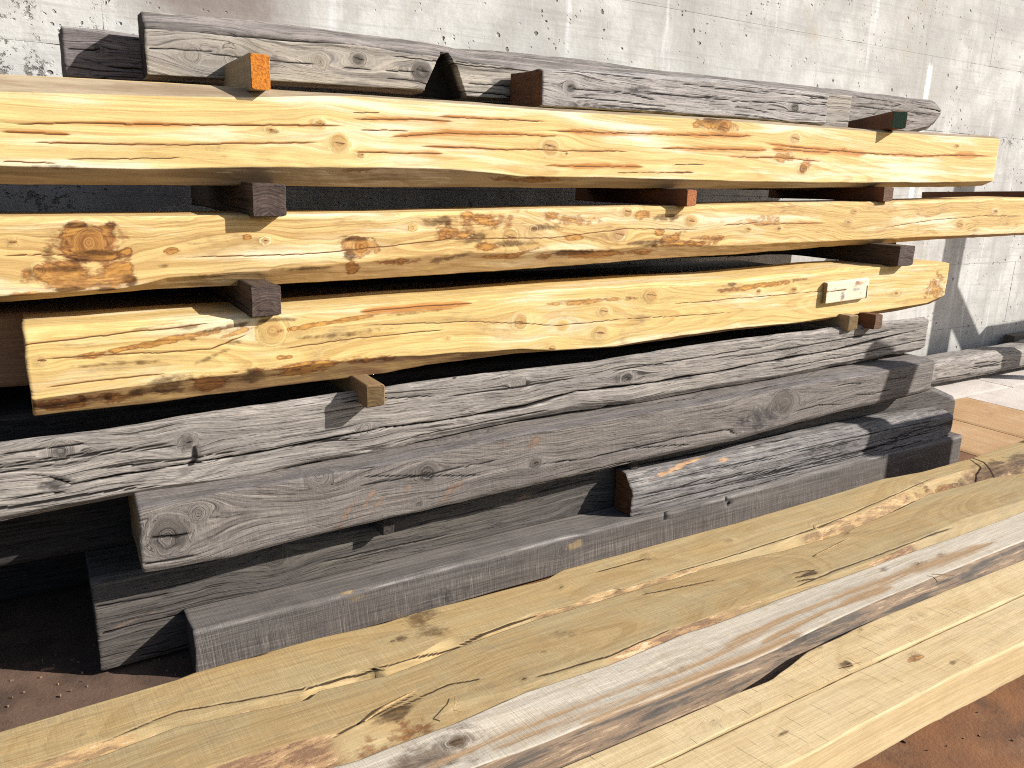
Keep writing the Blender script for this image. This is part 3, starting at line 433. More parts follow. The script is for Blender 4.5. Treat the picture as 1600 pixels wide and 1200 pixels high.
    'C': {"kind":"beam","loc":[-0.0497,2.03,0.6962],"xs":[0.0,0.1497,0.1797,0.2297,0.2997,0.3497,0.3597,0.4697,0.5497,0.5597,0.5697,0.8597,0.8697,0.8797,0.9797,0.9997,1.1397,1.1597,1.3097,1.3297,1.4497,1.4697,1.4897,1.5097,1.6897,1.7197,1.8197,1.8397,1.9797,2.2397,2.2597,2.2797,2.2997,2.3697,2.6497,2.6697,2.6897,2.8697,3.0197,3.2197,3.2697,3.4797,3.5397,3.6062],"P":[[[0.25,0.25,0.25,0.25,0.25,0.25,0.25,0.25,0.25,0.25,0.25,0.25,0.25,0.25,0.25,0.25,0.25,0.25,0.25,0.25,0.25,0.25,0.25,0.25,0.25,0.25,0.25,0.25,0.25,0.25,0.25,0.25,0.25,0.25,0.25,0.25,0.25,0.25,0.25,0.25,0.25,0.25,0.25,0.25],[0.0015,0.0005,0.0003,0.0,0.0017,0.0031,0.0033,0.0063,0.0077,0.0079,0.008,0.0131,0.0133,0.0143,0.0242,0.0259,0.029,0.0294,0.0327,0.0331,0.0299,0.0293,0.0287,0.028,0.0222,0.0213,0.0241,0.0246,0.0285,0.0356,0.0362,0.0367,0.0372,0.0379,0.0404,0.0406,0.0408,0.0438,0.0463,0.0496,0.0506,0.0633,0.0675,0.0831]],[[0.03,0.03,0.03,0.03,0.03,0.03,0.03,0.03,0.03,0.03,0.03,0.03,0.03,0.03,0.03,0.03,0.03,0.03,0.03,0.03,0.03,0.03,0.03,0.03,0.03,0.03,0.03,0.03,0.03,0.03,0.03,0.03,0.03,0.03,0.03,0.03,0.03,0.03,0.03,0.03,0.03,0.03,0.03,0.03],[0.0015,0.0005,0.0003,0.0,0.0017,0.0031,0.0033,0.0063,0.0077,0.0079,0.008,0.0131,0.0133,0.0143,0.0242,0.0259,0.029,0.0294,0.0327,0.0331,0.0299,0.0293,0.0287,0.028,0.0222,0.0213,0.0241,0.0246,0.0285,0.0356,0.0362,0.0367,0.0372,0.0379,0.0404,0.0406,0.0408,0.0438,0.0463,0.0496,0.0506,0.0633,0.0675,0.0831]],[[0.0,0.0,0.0,0.0,0.0,0.0,0.0,0.0,0.0,0.0,0.0,0.0,0.0,0.0,0.0,0.0,0.0,0.0,0.0,0.0,0.0,0.0,0.0,0.0,0.0,0.0,0.0,0.0,0.0,0.0,0.0,0.0,0.0,0.0,0.0,0.0,0.0,0.0,0.0,0.0,0.0,0.0,0.0,0.0],[0.0491,0.0546,0.0557,0.0576,0.0604,0.0623,0.0625,0.0646,0.0662,0.0664,0.0665,0.0715,0.0709,0.0703,0.0643,0.0637,0.0599,0.0593,0.0552,0.0533,0.0412,0.0405,0.0399,0.0393,0.0336,0.0347,0.0396,0.0406,0.0473,0.0517,0.0521,0.0522,0.0523,0.0525,0.0536,0.0543,0.0549,0.0608,0.0657,0.0722,0.0742,0.0826,0.096,0.1117]],[[0.0,0.0,0.0,0.0,0.0,0.0,0.0,0.0,0.0,0.0,0.0,0.0,0.0,0.0,0.0,0.0,0.0,0.0,0.0,0.0,0.0,0.0,0.0,0.0,0.0,0.0,0.0,0.0,0.0,0.0,0.0,0.0,0.0,0.0,0.0,0.0,0.0,0.0,0.0,0.0,0.0,0.0,0.0,0.0],[0.1861,0.1918,0.1935,0.1963,0.2004,0.2014,0.2017,0.204,0.2057,0.2059,0.2061,0.2123,0.2123,0.2124,0.2129,0.213,0.2137,0.2143,0.2188,0.2193,0.2229,0.2235,0.224,0.2241,0.2251,0.2253,0.2258,0.2256,0.2241,0.2213,0.2216,0.2219,0.2222,0.2235,0.2359,0.2367,0.2375,0.2445,0.2503,0.2533,0.2541,0.2571,0.258,0.2587]],[[0.035,0.035,0.035,0.035,0.035,0.035,0.035,0.035,0.035,0.035,0.035,0.035,0.035,0.035,0.035,0.035,0.035,0.035,0.035,0.035,0.035,0.035,0.035,0.035,0.035,0.035,0.035,0.035,0.035,0.035,0.035,0.035,0.035,0.035,0.035,0.035,0.035,0.035,0.035,0.035,0.035,0.035,0.035,0.035],[0.2079,0.2097,0.2102,0.211,0.2121,0.2129,0.213,0.2125,0.212,0.2119,0.2119,0.2206,0.2209,0.2211,0.2219,0.2221,0.2232,0.2235,0.2275,0.228,0.2313,0.2318,0.2323,0.2329,0.2344,0.2347,0.2356,0.2357,0.2362,0.2371,0.2371,0.2373,0.238,0.2403,0.2496,0.2503,0.251,0.257,0.258,0.2595,0.2598,0.2613,0.2617,0.2622]],[[0.25,0.25,0.25,0.25,0.25,0.25,0.25,0.25,0.25,0.25,0.25,0.25,0.25,0.25,0.25,0.25,0.25,0.25,0.25,0.25,0.25,0.25,0.25,0.25,0.25,0.25,0.25,0.25,0.25,0.25,0.25,0.25,0.25,0.25,0.25,0.25,0.25,0.25,0.25,0.25,0.25,0.25,0.25,0.25],[0.2079,0.2097,0.2102,0.211,0.2121,0.2129,0.213,0.2125,0.212,0.2119,0.2119,0.2206,0.2209,0.2211,0.2219,0.2221,0.2232,0.2235,0.2275,0.228,0.2313,0.2318,0.2323,0.2329,0.2344,0.2347,0.2356,0.2357,0.2362,0.2371,0.2371,0.2373,0.238,0.2403,0.2496,0.2503,0.251,0.257,0.258,0.2595,0.2598,0.2613,0.2617,0.2622]]],"feat":[["knot",1.3108,0.1405,0.0305,0.0262,1],["knot",1.6339,0.1553,0.0214,0.0172,1],["knot",1.6229,0.0829,0.0295,0.0239,1],["knot",1.8346,0.1986,0.0316,0.0243,1],["knot",0.5499,0.1696,0.0361,0.0371,0.7],["knot",0.0297,0.1379,0.0112,0.0133,1],["knot",2.5624,0.1855,0.0224,0.0151,1],["knot",2.365,0.1872,0.014,0.0098,1],["knot",2.2653,0.0472,0.0171,0.0123,1],["knot",1.4736,0.1191,0.0226,0.0189,0.5],["knot",1.4325,0.0448,0.0174,0.0148,1],["knot",3.2314,0.1385,0.0186,0.0113,1],["knot",2.8375,0.1652,0.0205,0.0132,1],["knot",1.0607,0.1094,0.0084,0.0077,0.6],["dark",0.2935,0.0531,0.0583,0.026,1.0,0],["dark",0.2559,0.0378,0.0859,0.0129,0.7,0],["dark",0.4945,0.0517,0.0486,0.0239,1.0,0],["dark",0.049,0.0184,0.0639,0.0107,0.6,0],["stain",0.6029,0.0456,0.0856,0.0123,0.6,0],["stain",0.037,0.0277,0.0507,0.0122,0.6,0],["dark",0.5594,0.196,0.0658,0.0067,0.7,0],["dark",0.431,0.1848,0.0771,0.0065,0.6,0.12],["dark",0.2547,0.1973,0.084,0.0047,0.5,0.1],["dark",0.2929,0.045,0.0467,0.0244,1.0,0],["dark",0.4941,0.0448,0.0389,0.0223,0.9,0],["stain",0.3908,0.0424,0.0523,0.0234,0.6,0],["stain",0.2514,0.1568,0.1687,0.0094,0.85,0.13],["stain",0.4613,0.1694,0.0534,0.0066,0.6,0.25],["stain",0.7131,0.1806,0.1422,0.0061,0.85,0.1],["dark",0.1378,0.117,0.0929,0.0061,0.45,-0.05],["dark",0.2197,0.1154,0.0833,0.0078,0.4,0],["dark",0.3954,0.112,0.055,0.0082,0.45,0.35],["dark",0.4519,0.1453,0.0282,0.0083,0.5,0.6],["dark",0.7847,0.1453,0.1479,0.009,0.35,0.06],["dark",0.6764,0.1429,0.0702,0.007,0.45,0],["stain",0.5796,0.0952,0.0202,0.0069,0.8,0],["stain",0.0877,0.0134,0.0785,0.0124,0.6,0],["stain",0.1566,0.0286,0.1221,0.0126,0.5,0],["dark",0.1027,0.0304,0.0105,0.0124,0.7,0],["dark",0.1566,0.0286,0.0109,0.0126,0.8,0],["dark",0.341,0.1944,0.0367,0.0095,0.5,0],["stain",2.3792,0.2083,0.2102,0.0097,0.8,0.05],["dark",0.9583,0.1938,0.1196,0.0074,0.5,0.05],["stain",1.5973,0.1913,0.1574,0.0085,0.5,0],["dark",2.2249,0.222,0.0331,0.0095,0.8,0],["stain",3.5153,0.1482,0.0706,0.0588,0.45,0],["stain",0.6736,0.0652,0.2122,0.0125,0.6,0],["stain",0.3534,0.1613,0.0178,0.008,0.5,0],["crack",[[0.0236,0.1399],[0.1398,0.1384],[0.2782,0.1355],[0.3968,0.1333],[0.4929,0.1671]],0.003,0.005,0.3],["crack",[[0.0292,0.0746],[0.2026,0.079],[0.2884,0.0814]],0.0025,0.005,0.3],["crack",[[0.7852,0.1668],[1.1678,0.1501],[1.4487,0.1209],[1.7368,0.1229],[2.2563,0.1133]],0.0022,0.003,0.1],["crack",[[-0.001,0.1747],[0.2123,0.1895],[0.4012,0.1983]],0.003,0.006,0.3],["crack",[[1.9344,0.1622],[2.4206,0.1674],[2.7567,0.1689]],0.0022,0.003,0.1],["crack",[[0.5723,0.1183],[0.7843,0.131],[1.0606,0.1344]],0.0022,0.003,0.15],["crack",[[0.7861,0.2042],[0.9783,0.2074],[1.145,0.2095]],0.003,0.005,0.9]]},
    'D': {"kind":"beam","loc":[-0.8,2.0,0.4646],"xs":[0.0,0.66,0.68,0.85,0.86,0.93,1.05,1.23,1.24,1.27,1.28,1.41,1.42,1.58,1.59,1.6,1.77,1.78,1.88,1.89,2.02,2.03,2.19,2.3,2.32,2.33,2.34,2.43,2.45,2.67,2.69,2.85,2.87,2.99,3.01,3.37,3.39,3.42,4.18,4.2126],"P":[[[0.26,0.26,0.26,0.26,0.26,0.26,0.26,0.26,0.26,0.26,0.26,0.26,0.26,0.26,0.26,0.26,0.26,0.26,0.26,0.26,0.26,0.26,0.26,0.26,0.26,0.26,0.26,0.26,0.26,0.26,0.26,0.26,0.26,0.26,0.26,0.26,0.26,0.26,0.26,0.26],[0.0,0.0001,0.0007,0.0059,0.0062,0.0083,0.0066,0.0037,0.0041,0.0068,0.0078,0.0198,0.02,0.0234,0.0237,0.0247,0.0412,0.0422,0.0459,0.0463,0.0511,0.0515,0.054,0.0556,0.0556,0.0552,0.0548,0.0511,0.0505,0.0564,0.0569,0.0612,0.0617,0.0638,0.0641,0.0702,0.0705,0.071,0.0989,0.1001]],[[0.02,0.02,0.02,0.02,0.02,0.02,0.02,0.02,0.02,0.02,0.02,0.02,0.02,0.02,0.02,0.02,0.02,0.02,0.02,0.02,0.02,0.02,0.02,0.02,0.02,0.02,0.02,0.02,0.02,0.02,0.02,0.02,0.02,0.02,0.02,0.02,0.02,0.02,0.02,0.02],[0.0,0.0001,0.0007,0.0059,0.0062,0.0083,0.0066,0.0037,0.0041,0.0068,0.0078,0.0198,0.02,0.0234,0.0237,0.0247,0.0412,0.0422,0.0459,0.0463,0.0511,0.0515,0.054,0.0556,0.0556,0.0552,0.0548,0.0511,0.0505,0.0564,0.0569,0.0612,0.0617,0.0638,0.0641,0.0702,0.0705,0.071,0.0989,0.1001]],[[0.0,0.0,0.0,0.0,0.0,0.0,0.0,0.0,0.0,0.0,0.0,0.0,0.0,0.0,0.0,0.0,0.0,0.0,0.0,0.0,0.0,0.0,0.0,0.0,0.0,0.0,0.0,0.0,0.0,0.0,0.0,0.0,0.0,0.0,0.0,0.0,0.0,0.0,0.0,0.0],[0.0232,0.0232,0.0237,0.0286,0.0289,0.0309,0.029,0.0257,0.0266,0.0298,0.0308,0.0443,0.0445,0.0485,0.0494,0.0504,0.0676,0.0679,0.0703,0.0706,0.0737,0.074,0.0792,0.0875,0.0858,0.0849,0.084,0.0761,0.0764,0.0805,0.0808,0.0837,0.084,0.0858,0.0861,0.0913,0.0916,0.0926,0.1193,0.1204]],[[0.0,0.0,0.0,0.0,0.0,0.0,0.0,0.0,0.0,0.0,0.0,0.0,0.0,0.0,0.0,0.0,0.0,0.0,0.0,0.0,0.0,0.0,0.0,0.0,0.0,0.0,0.0,0.0,0.0,0.0,0.0,0.0,0.0,0.0,0.0,0.0,0.0,0.0,0.0,0.0],[0.188,0.188,0.188,0.1897,0.19,0.1936,0.1996,0.2031,0.2032,0.2038,0.204,0.2064,0.2067,0.2117,0.212,0.2123,0.2145,0.2147,0.2159,0.2159,0.2153,0.2152,0.2145,0.2139,0.2138,0.214,0.2144,0.2182,0.2191,0.2284,0.2287,0.2307,0.231,0.2325,0.2329,0.2404,0.2404,0.2404,0.2404,0.2404]],[[0.02,0.02,0.02,0.02,0.02,0.02,0.02,0.02,0.02,0.02,0.02,0.02,0.02,0.02,0.02,0.02,0.02,0.02,0.02,0.02,0.02,0.02,0.02,0.02,0.02,0.02,0.02,0.02,0.02,0.02,0.02,0.02,0.02,0.02,0.02,0.02,0.02,0.02,0.02,0.02],[0.194,0.194,0.194,0.1947,0.195,0.1988,0.2052,0.2092,0.2095,0.2101,0.2103,0.2131,0.2134,0.2172,0.2175,0.2177,0.2216,0.2218,0.2241,0.2243,0.224,0.224,0.2237,0.2236,0.2235,0.2235,0.2235,0.227,0.2277,0.2362,0.237,0.2406,0.2411,0.2438,0.2443,0.2504,0.2508,0.251,0.2557,0.2559]],[[0.26,0.26,0.26,0.26,0.26,0.26,0.26,0.26,0.26,0.26,0.26,0.26,0.26,0.26,0.26,0.26,0.26,0.26,0.26,0.26,0.26,0.26,0.26,0.26,0.26,0.26,0.26,0.26,0.26,0.26,0.26,0.26,0.26,0.26,0.26,0.26,0.26,0.26,0.26,0.26],[0.109,0.109,0.109,0.1097,0.11,0.1138,0.1202,0.1242,0.1245,0.1251,0.1253,0.1281,0.1284,0.1322,0.1325,0.1327,0.1366,0.1368,0.1391,0.1393,0.139,0.139,0.1387,0.1386,0.1385,0.1385,0.1385,0.142,0.1427,0.1512,0.152,0.1556,0.1561,0.1588,0.1593,0.1654,0.1658,0.166,0.1707,0.1709]]],"feat":[["crack",[[0.6709,0.1101],[0.7392,0.1104],[0.7757,0.0929],[0.8128,0.0717],[0.9295,0.077],[1.0764,0.0805],[1.2682,0.0844],[1.4614,0.0952],[1.5938,0.1025],[1.7976,0.0979],[2.0682,0.1056],[2.2655,0.1311],[2.5377,0.1249],[2.7149,0.129],[2.937,0.1325],[3.176,0.1466],[3.5554,0.1567],[4.1901,0.2048]],0.006,0.022,0],["crack",[[0.6646,0.0554],[0.7402,0.0613],[0.8045,0.0555]],0.005,0.01,0],["crack",[[1.1227,0.0832],[1.4068,0.0885],[1.5168,0.0813]],0.003,0.006,0],["crack",[[1.6728,0.062],[1.8409,0.0676],[2.1666,0.0825]],0.003,0.006,0],["crack",[[2.9641,0.1788],[3.391,0.1918],[3.9741,0.2145]],0.004,0.008,0],["crack",[[3.1812,0.1129],[3.6857,0.1261],[4.2037,0.1537]],0.003,0.006,0],["crack",[[1.0793,0.1211],[1.0792,0.0783]],0.005,0.01,0],["crack",[[0.6777,0.1687],[0.7518,0.1691],[0.8556,0.1688]],0.003,0.006,0],["crack",[[1.7971,0.1695],[2.0189,0.172],[2.2628,0.1791]],0.003,0.005,0],["crack",[[2.3938,0.1874],[2.8317,0.1981],[3.166,0.2106]],0.003,0.005,0],["knot",1.07,0.1395,0.0179,0.0201,0.9],["knot",0.7956,0.1607,0.0204,0.0247,0.5],["knot",2.4785,0.1563,0.0254,0.0205,1],["knot",2.0419,0.1818,0.0188,0.0166,0.5],["knot",1.6726,0.0284,0.0122,0.0119,0.7],["knot",2.6961,0.0145,0.0155,0.0122,0.5],["knot",1.5363,0.1069,0.0151,0.0151,0.4],["knot",3.2785,0.1884,0.0263,0.0182,0.5],["dark",0.7742,0.0788,0.0433,0.0157,0.6,0],["dark",0.8017,0.1566,0.0435,0.0217,0.35,0],["dark",2.4645,0.1578,0.0729,0.0181,0.5,0]]},
    'E': {"kind":"beam","loc":[0.1363,1.92,0.2986],"xs":[0.0,0.1337,0.2137,0.2237,0.4337,0.4437,0.6137,0.6237,0.8737,0.8837,1.0337,1.0637,1.2237,1.2337,1.5437,1.5537,1.5637,1.5737,1.8337,1.8537,1.8637,1.8737,2.0137,2.0337,2.1637,2.5337,2.5637,2.5737,2.5837,2.9537,2.9837,3.0037,3.1937,3.2378],"P":[[[0.25,0.25,0.25,0.25,0.25,0.25,0.25,0.25,0.25,0.25,0.25,0.25,0.25,0.25,0.25,0.25,0.25,0.25,0.25,0.25,0.25,0.25,0.25,0.25,0.25,0.25,0.25,0.25,0.25,0.25,0.25,0.25,0.25,0.25],[0.0083,0.0031,0.0,0.0004,0.0127,0.0131,0.0153,0.0154,0.0216,0.0219,0.0258,0.0266,0.0308,0.0311,0.0366,0.0368,0.037,0.0372,0.0432,0.0436,0.0439,0.0439,0.0438,0.044,0.0519,0.0745,0.0763,0.077,0.0773,0.0816,0.0819,0.0821,0.0904,0.0923]],[[0.012,0.012,0.012,0.012,0.012,0.012,0.012,0.012,0.012,0.012,0.012,0.012,0.012,0.012,0.012,0.012,0.012,0.012,0.012,0.012,0.012,0.012,0.012,0.012,0.012,0.012,0.012,0.012,0.012,0.012,0.012,0.012,0.012,0.012],[0.0083,0.0031,0.0,0.0004,0.0127,0.0131,0.0153,0.0154,0.0216,0.0219,0.0258,0.0266,0.0308,0.0311,0.0366,0.0368,0.037,0.0372,0.0432,0.0436,0.0439,0.0439,0.0438,0.044,0.0519,0.0745,0.0763,0.077,0.0773,0.0816,0.0819,0.0821,0.0904,0.0923]],[[0.0,0.0,0.0,0.0,0.0,0.0,0.0,0.0,0.0,0.0,0.0,0.0,0.0,0.0,0.0,0.0,0.0,0.0,0.0,0.0,0.0,0.0,0.0,0.0,0.0,0.0,0.0,0.0,0.0,0.0,0.0,0.0,0.0,0.0],[0.0229,0.0189,0.0165,0.017,0.0281,0.0283,0.0309,0.0311,0.0358,0.0361,0.0413,0.0423,0.0478,0.048,0.052,0.0521,0.0524,0.0526,0.059,0.0595,0.0595,0.0595,0.0597,0.0608,0.069,0.0922,0.0939,0.0941,0.0943,0.1018,0.1024,0.1031,0.1096,0.1111]],[[0.0,0.0,0.0,0.0,0.0,0.0,0.0,0.0,0.0,0.0,0.0,0.0,0.0,0.0,0.0,0.0,0.0,0.0,0.0,0.0,0.0,0.0,0.0,0.0,0.0,0.0,0.0,0.0,0.0,0.0,0.0,0.0,0.0,0.0],[0.1811,0.1846,0.1867,0.1869,0.1865,0.1865,0.1862,0.1868,0.2002,0.2008,0.2088,0.2092,0.2101,0.2101,0.2118,0.2118,0.2117,0.2117,0.211,0.2115,0.2118,0.2121,0.2161,0.2166,0.2203,0.2253,0.2255,0.2256,0.2257,0.2282,0.2292,0.2298,0.2362,0.2362]],[[0.04,0.04,0.04,0.04,0.04,0.04,0.04,0.04,0.04,0.04,0.04,0.04,0.04,0.04,0.04,0.04,0.04,0.04,0.04,0.04,0.04,0.04,0.04,0.04,0.04,0.04,0.04,0.04,0.04,0.04,0.04,0.04,0.04,0.04],[0.19,0.1869,0.1887,0.1889,0.1885,0.1885,0.1893,0.1894,0.2024,0.2029,0.2109,0.2125,0.214,0.2141,0.217,0.217,0.2171,0.2172,0.2197,0.2199,0.2199,0.22,0.2241,0.2246,0.2284,0.239,0.2399,0.2402,0.2404,0.2433,0.2435,0.2437,0.2451,0.2455]],[[0.25,0.25,0.25,0.25,0.25,0.25,0.25,0.25,0.25,0.25,0.25,0.25,0.25,0.25,0.25,0.25,0.25,0.25,0.25,0.25,0.25,0.25,0.25,0.25,0.25,0.25,0.25,0.25,0.25,0.25,0.25,0.25,0.25,0.25],[0.19,0.1869,0.1887,0.1889,0.1885,0.1885,0.1893,0.1894,0.2024,0.2029,0.2109,0.2125,0.214,0.2141,0.217,0.217,0.2171,0.2172,0.2197,0.2199,0.2199,0.22,0.2241,0.2246,0.2284,0.239,0.2399,0.2402,0.2404,0.2433,0.2435,0.2437,0.2451,0.2455]]],"feat":[["knot",0.0605,0.0972,0.0484,0.0568,0.8],["knot",0.7566,0.1422,0.0283,0.0274,1],["knot",1.1304,0.1091,0.0168,0.015,0.9],["knot",2.2601,0.1683,0.0812,0.0574,0.7],["knot",0.7301,0.0504,0.0101,0.0099,0.7],["knot",2.2258,0.2683,0.0289,0.0204,0.5],["knot",0.443,0.1933,0.0345,0.036,0.35],["knot",0.1347,0.1461,0.0206,0.0236,0.3],["dark",2.1425,0.1274,0.1209,0.0516,0.45,0],["dark",2.0415,0.116,0.0687,0.0356,0.4,0],["crack",[[1.1355,0.0997],[1.3351,0.0904],[1.551,0.0967],[1.7552,0.1032],[1.9744,0.0956],[2.039,0.0613]],0.004,0.012,0],["crack",[[0.0225,0.1057],[0.0603,0.0955],[0.1157,0.0901]],0.004,0.012,0],["crack",[[1.5229,0.0964],[1.7896,0.0693]],0.003,0.006,0],["crack",[[2.1058,0.2564],[2.263,0.2593]],0.004,0.008,0],["crack",[[0.5491,0.1653],[0.9516,0.1001]],0.0022,0.003,0],["crack",[[0.007,0.0382],[0.1117,0.0337]],0.003,0.005,0],["crack",[[1.6758,0.2924],[1.861,0.2552]],0.003,0.004,0],["stain",0.5098,0.0581,0.0127,0.0491,0.45,0.9],["stain",0.5656,0.0772,0.0111,0.0533,0.5,0.8],["stain",0.6031,0.0697,0.0095,0.0423,0.45,0.8],["stain",0.8648,0.089,0.0107,0.0447,0.4,0.7],["stain",0.8227,0.0665,0.0084,0.0364,0.35,0.7],["stain",0.6806,0.0837,0.0079,0.0351,0.35,0.7],["stain",1.1204,0.1803,0.0285,0.0252,0.35,0.5],["stain",1.039,0.1926,0.0457,0.0124,0.25,0]]},
    'F': {"kind":"beam","loc":[0.0241,2.03,0.003],"xs":[0.0,0.2359,0.7759,0.7859,1.4759,1.4959,1.7959,1.8059,2.4259,2.4459,3.5659,3.5759,3.7796],"P":[[[0.27,0.27,0.27,0.27,0.27,0.27,0.27,0.27,0.27,0.27,0.27,0.27,0.27],[0.0,0.0,0.0,0.0,0.0,0.0,0.0,0.0,0.0,0.0,0.0799,0.081,0.1028]],[[0.012,0.012,0.012,0.012,0.012,0.012,0.012,0.012,0.012,0.012,0.012,0.012,0.012],[0.0,0.0,0.0,0.0,0.0,0.0,0.0,0.0,0.0,0.0,0.0799,0.081,0.1028]],[[0.0,0.0,0.0,0.0,0.0,0.0,0.0,0.0,0.0,0.0,0.0,0.0,0.0],[0.009,0.009,0.009,0.009,0.009,0.009,0.009,0.009,0.009,0.009,0.1087,0.1097,0.1306]],[[0.0,0.0,0.0,0.0,0.0,0.0,0.0,0.0,0.0,0.0,0.0,0.0,0.0],[0.2566,0.2457,0.2532,0.2539,0.3008,0.3018,0.3151,0.3156,0.3432,0.3433,0.3463,0.3428,0.2652]],[[0.02,0.02,0.02,0.02,0.02,0.02,0.02,0.02,0.02,0.02,0.02,0.02,0.02],[0.2631,0.2526,0.2621,0.2623,0.3096,0.3109,0.3253,0.3258,0.3555,0.3565,0.3622,0.3622,0.2911]],[[0.27,0.27,0.27,0.27,0.27,0.27,0.27,0.27,0.27,0.27,0.27,0.27,0.27],[0.2631,0.2526,0.2621,0.2623,0.3096,0.3109,0.3253,0.3258,0.3555,0.3565,0.3622,0.3622,0.2911]]],"feat":[["crack",[[0.0121,0.113],[0.1166,0.1153],[0.2753,0.1118]],0.004,0.01,0],["crack",[[0.0048,0.1877],[0.1683,0.183]],0.003,0.008,0],["knot",1.5021,0.1422,0.0335,0.0294,0.5],["knot",0.4527,0.2216,0.0245,0.0271,0.5],["stain",0.0646,0.1249,0.087,0.0054,0.3,0.2],["stain",1.2617,0.2417,0.0402,0.0115,0.5,0],["dark",0.2346,0.2273,0.1411,0.0147,0.4,0],["crack",[[0.5785,0.1712],[0.9907,0.1704]],0.003,0.006,0]]},
    'L': {"kind":"beam","loc":[1.4229,2.2,1.4901],"xs":[0.0,0.1271,0.1371,0.3971,0.4071,0.4171,0.6871,0.8471,0.8671,0.8871,1.3783],"P":[[[0.2,0.2,0.2,0.2,0.2,0.2,0.2,0.2,0.2,0.2,0.2],[0.0,0.0036,0.0039,0.0121,0.0124,0.0127,0.0173,0.0199,0.0203,0.0206,0.0221]],[[0.02,0.02,0.02,0.02,0.02,0.02,0.02,0.02,0.02,0.02,0.02],[0.0,0.0036,0.0039,0.0121,0.0124,0.0127,0.0173,0.0199,0.0203,0.0206,0.0221]],[[0.0,0.0,0.0,0.0,0.0,0.0,0.0,0.0,0.0,0.0,0.0],[0.002,0.007,0.0075,0.0185,0.0189,0.0191,0.024,0.0269,0.0273,0.0274,0.0301]],[[0.0,0.0,0.0,0.0,0.0,0.0,0.0,0.0,0.0,0.0,0.0],[0.1082,0.1158,0.1162,0.1255,0.1259,0.1262,0.1359,0.1406,0.1406,0.1405,0.1378]],[[0.02,0.02,0.02,0.02,0.02,0.02,0.02,0.02,0.02,0.02,0.02],[0.1185,0.1277,0.1285,0.1385,0.1388,0.1392,0.1474,0.1523,0.1529,0.1529,0.1503]],[[0.2,0.2,0.2,0.2,0.2,0.2,0.2,0.2,0.2,0.2,0.2],[0.1185,0.1277,0.1285,0.1385,0.1388,0.1392,0.1474,0.1523,0.1529,0.1529,0.1503]]],"feat":[["knot",0.1104,0.0697,0.0277,0.0213,1],["knot",1.1836,0.0832,0.0295,0.0188,0.9],["crack",[[0.6344,0.082],[0.8592,0.081],[1.1009,0.0938]],0.003,0.006,0],["crack",[[0.399,0.0724],[0.6344,0.082]],0.003,0.006,0],["crack",[[1.1189,0.0951],[1.3642,0.103]],0.004,0.012,0],["crack",[[0.9541,0.1288],[1.3592,0.1294]],0.003,0.005,0],["dark",0.398,0.0847,0.0842,0.0164,0.35,0],["dark",0.6967,0.0823,0.1251,0.0173,0.35,0],["crack",[[0.5694,0.1195],[1.0251,0.1207]],0.003,0.005,0],["dark",0.4038,0.0168,0.4246,0.0104,0.5,0]]},
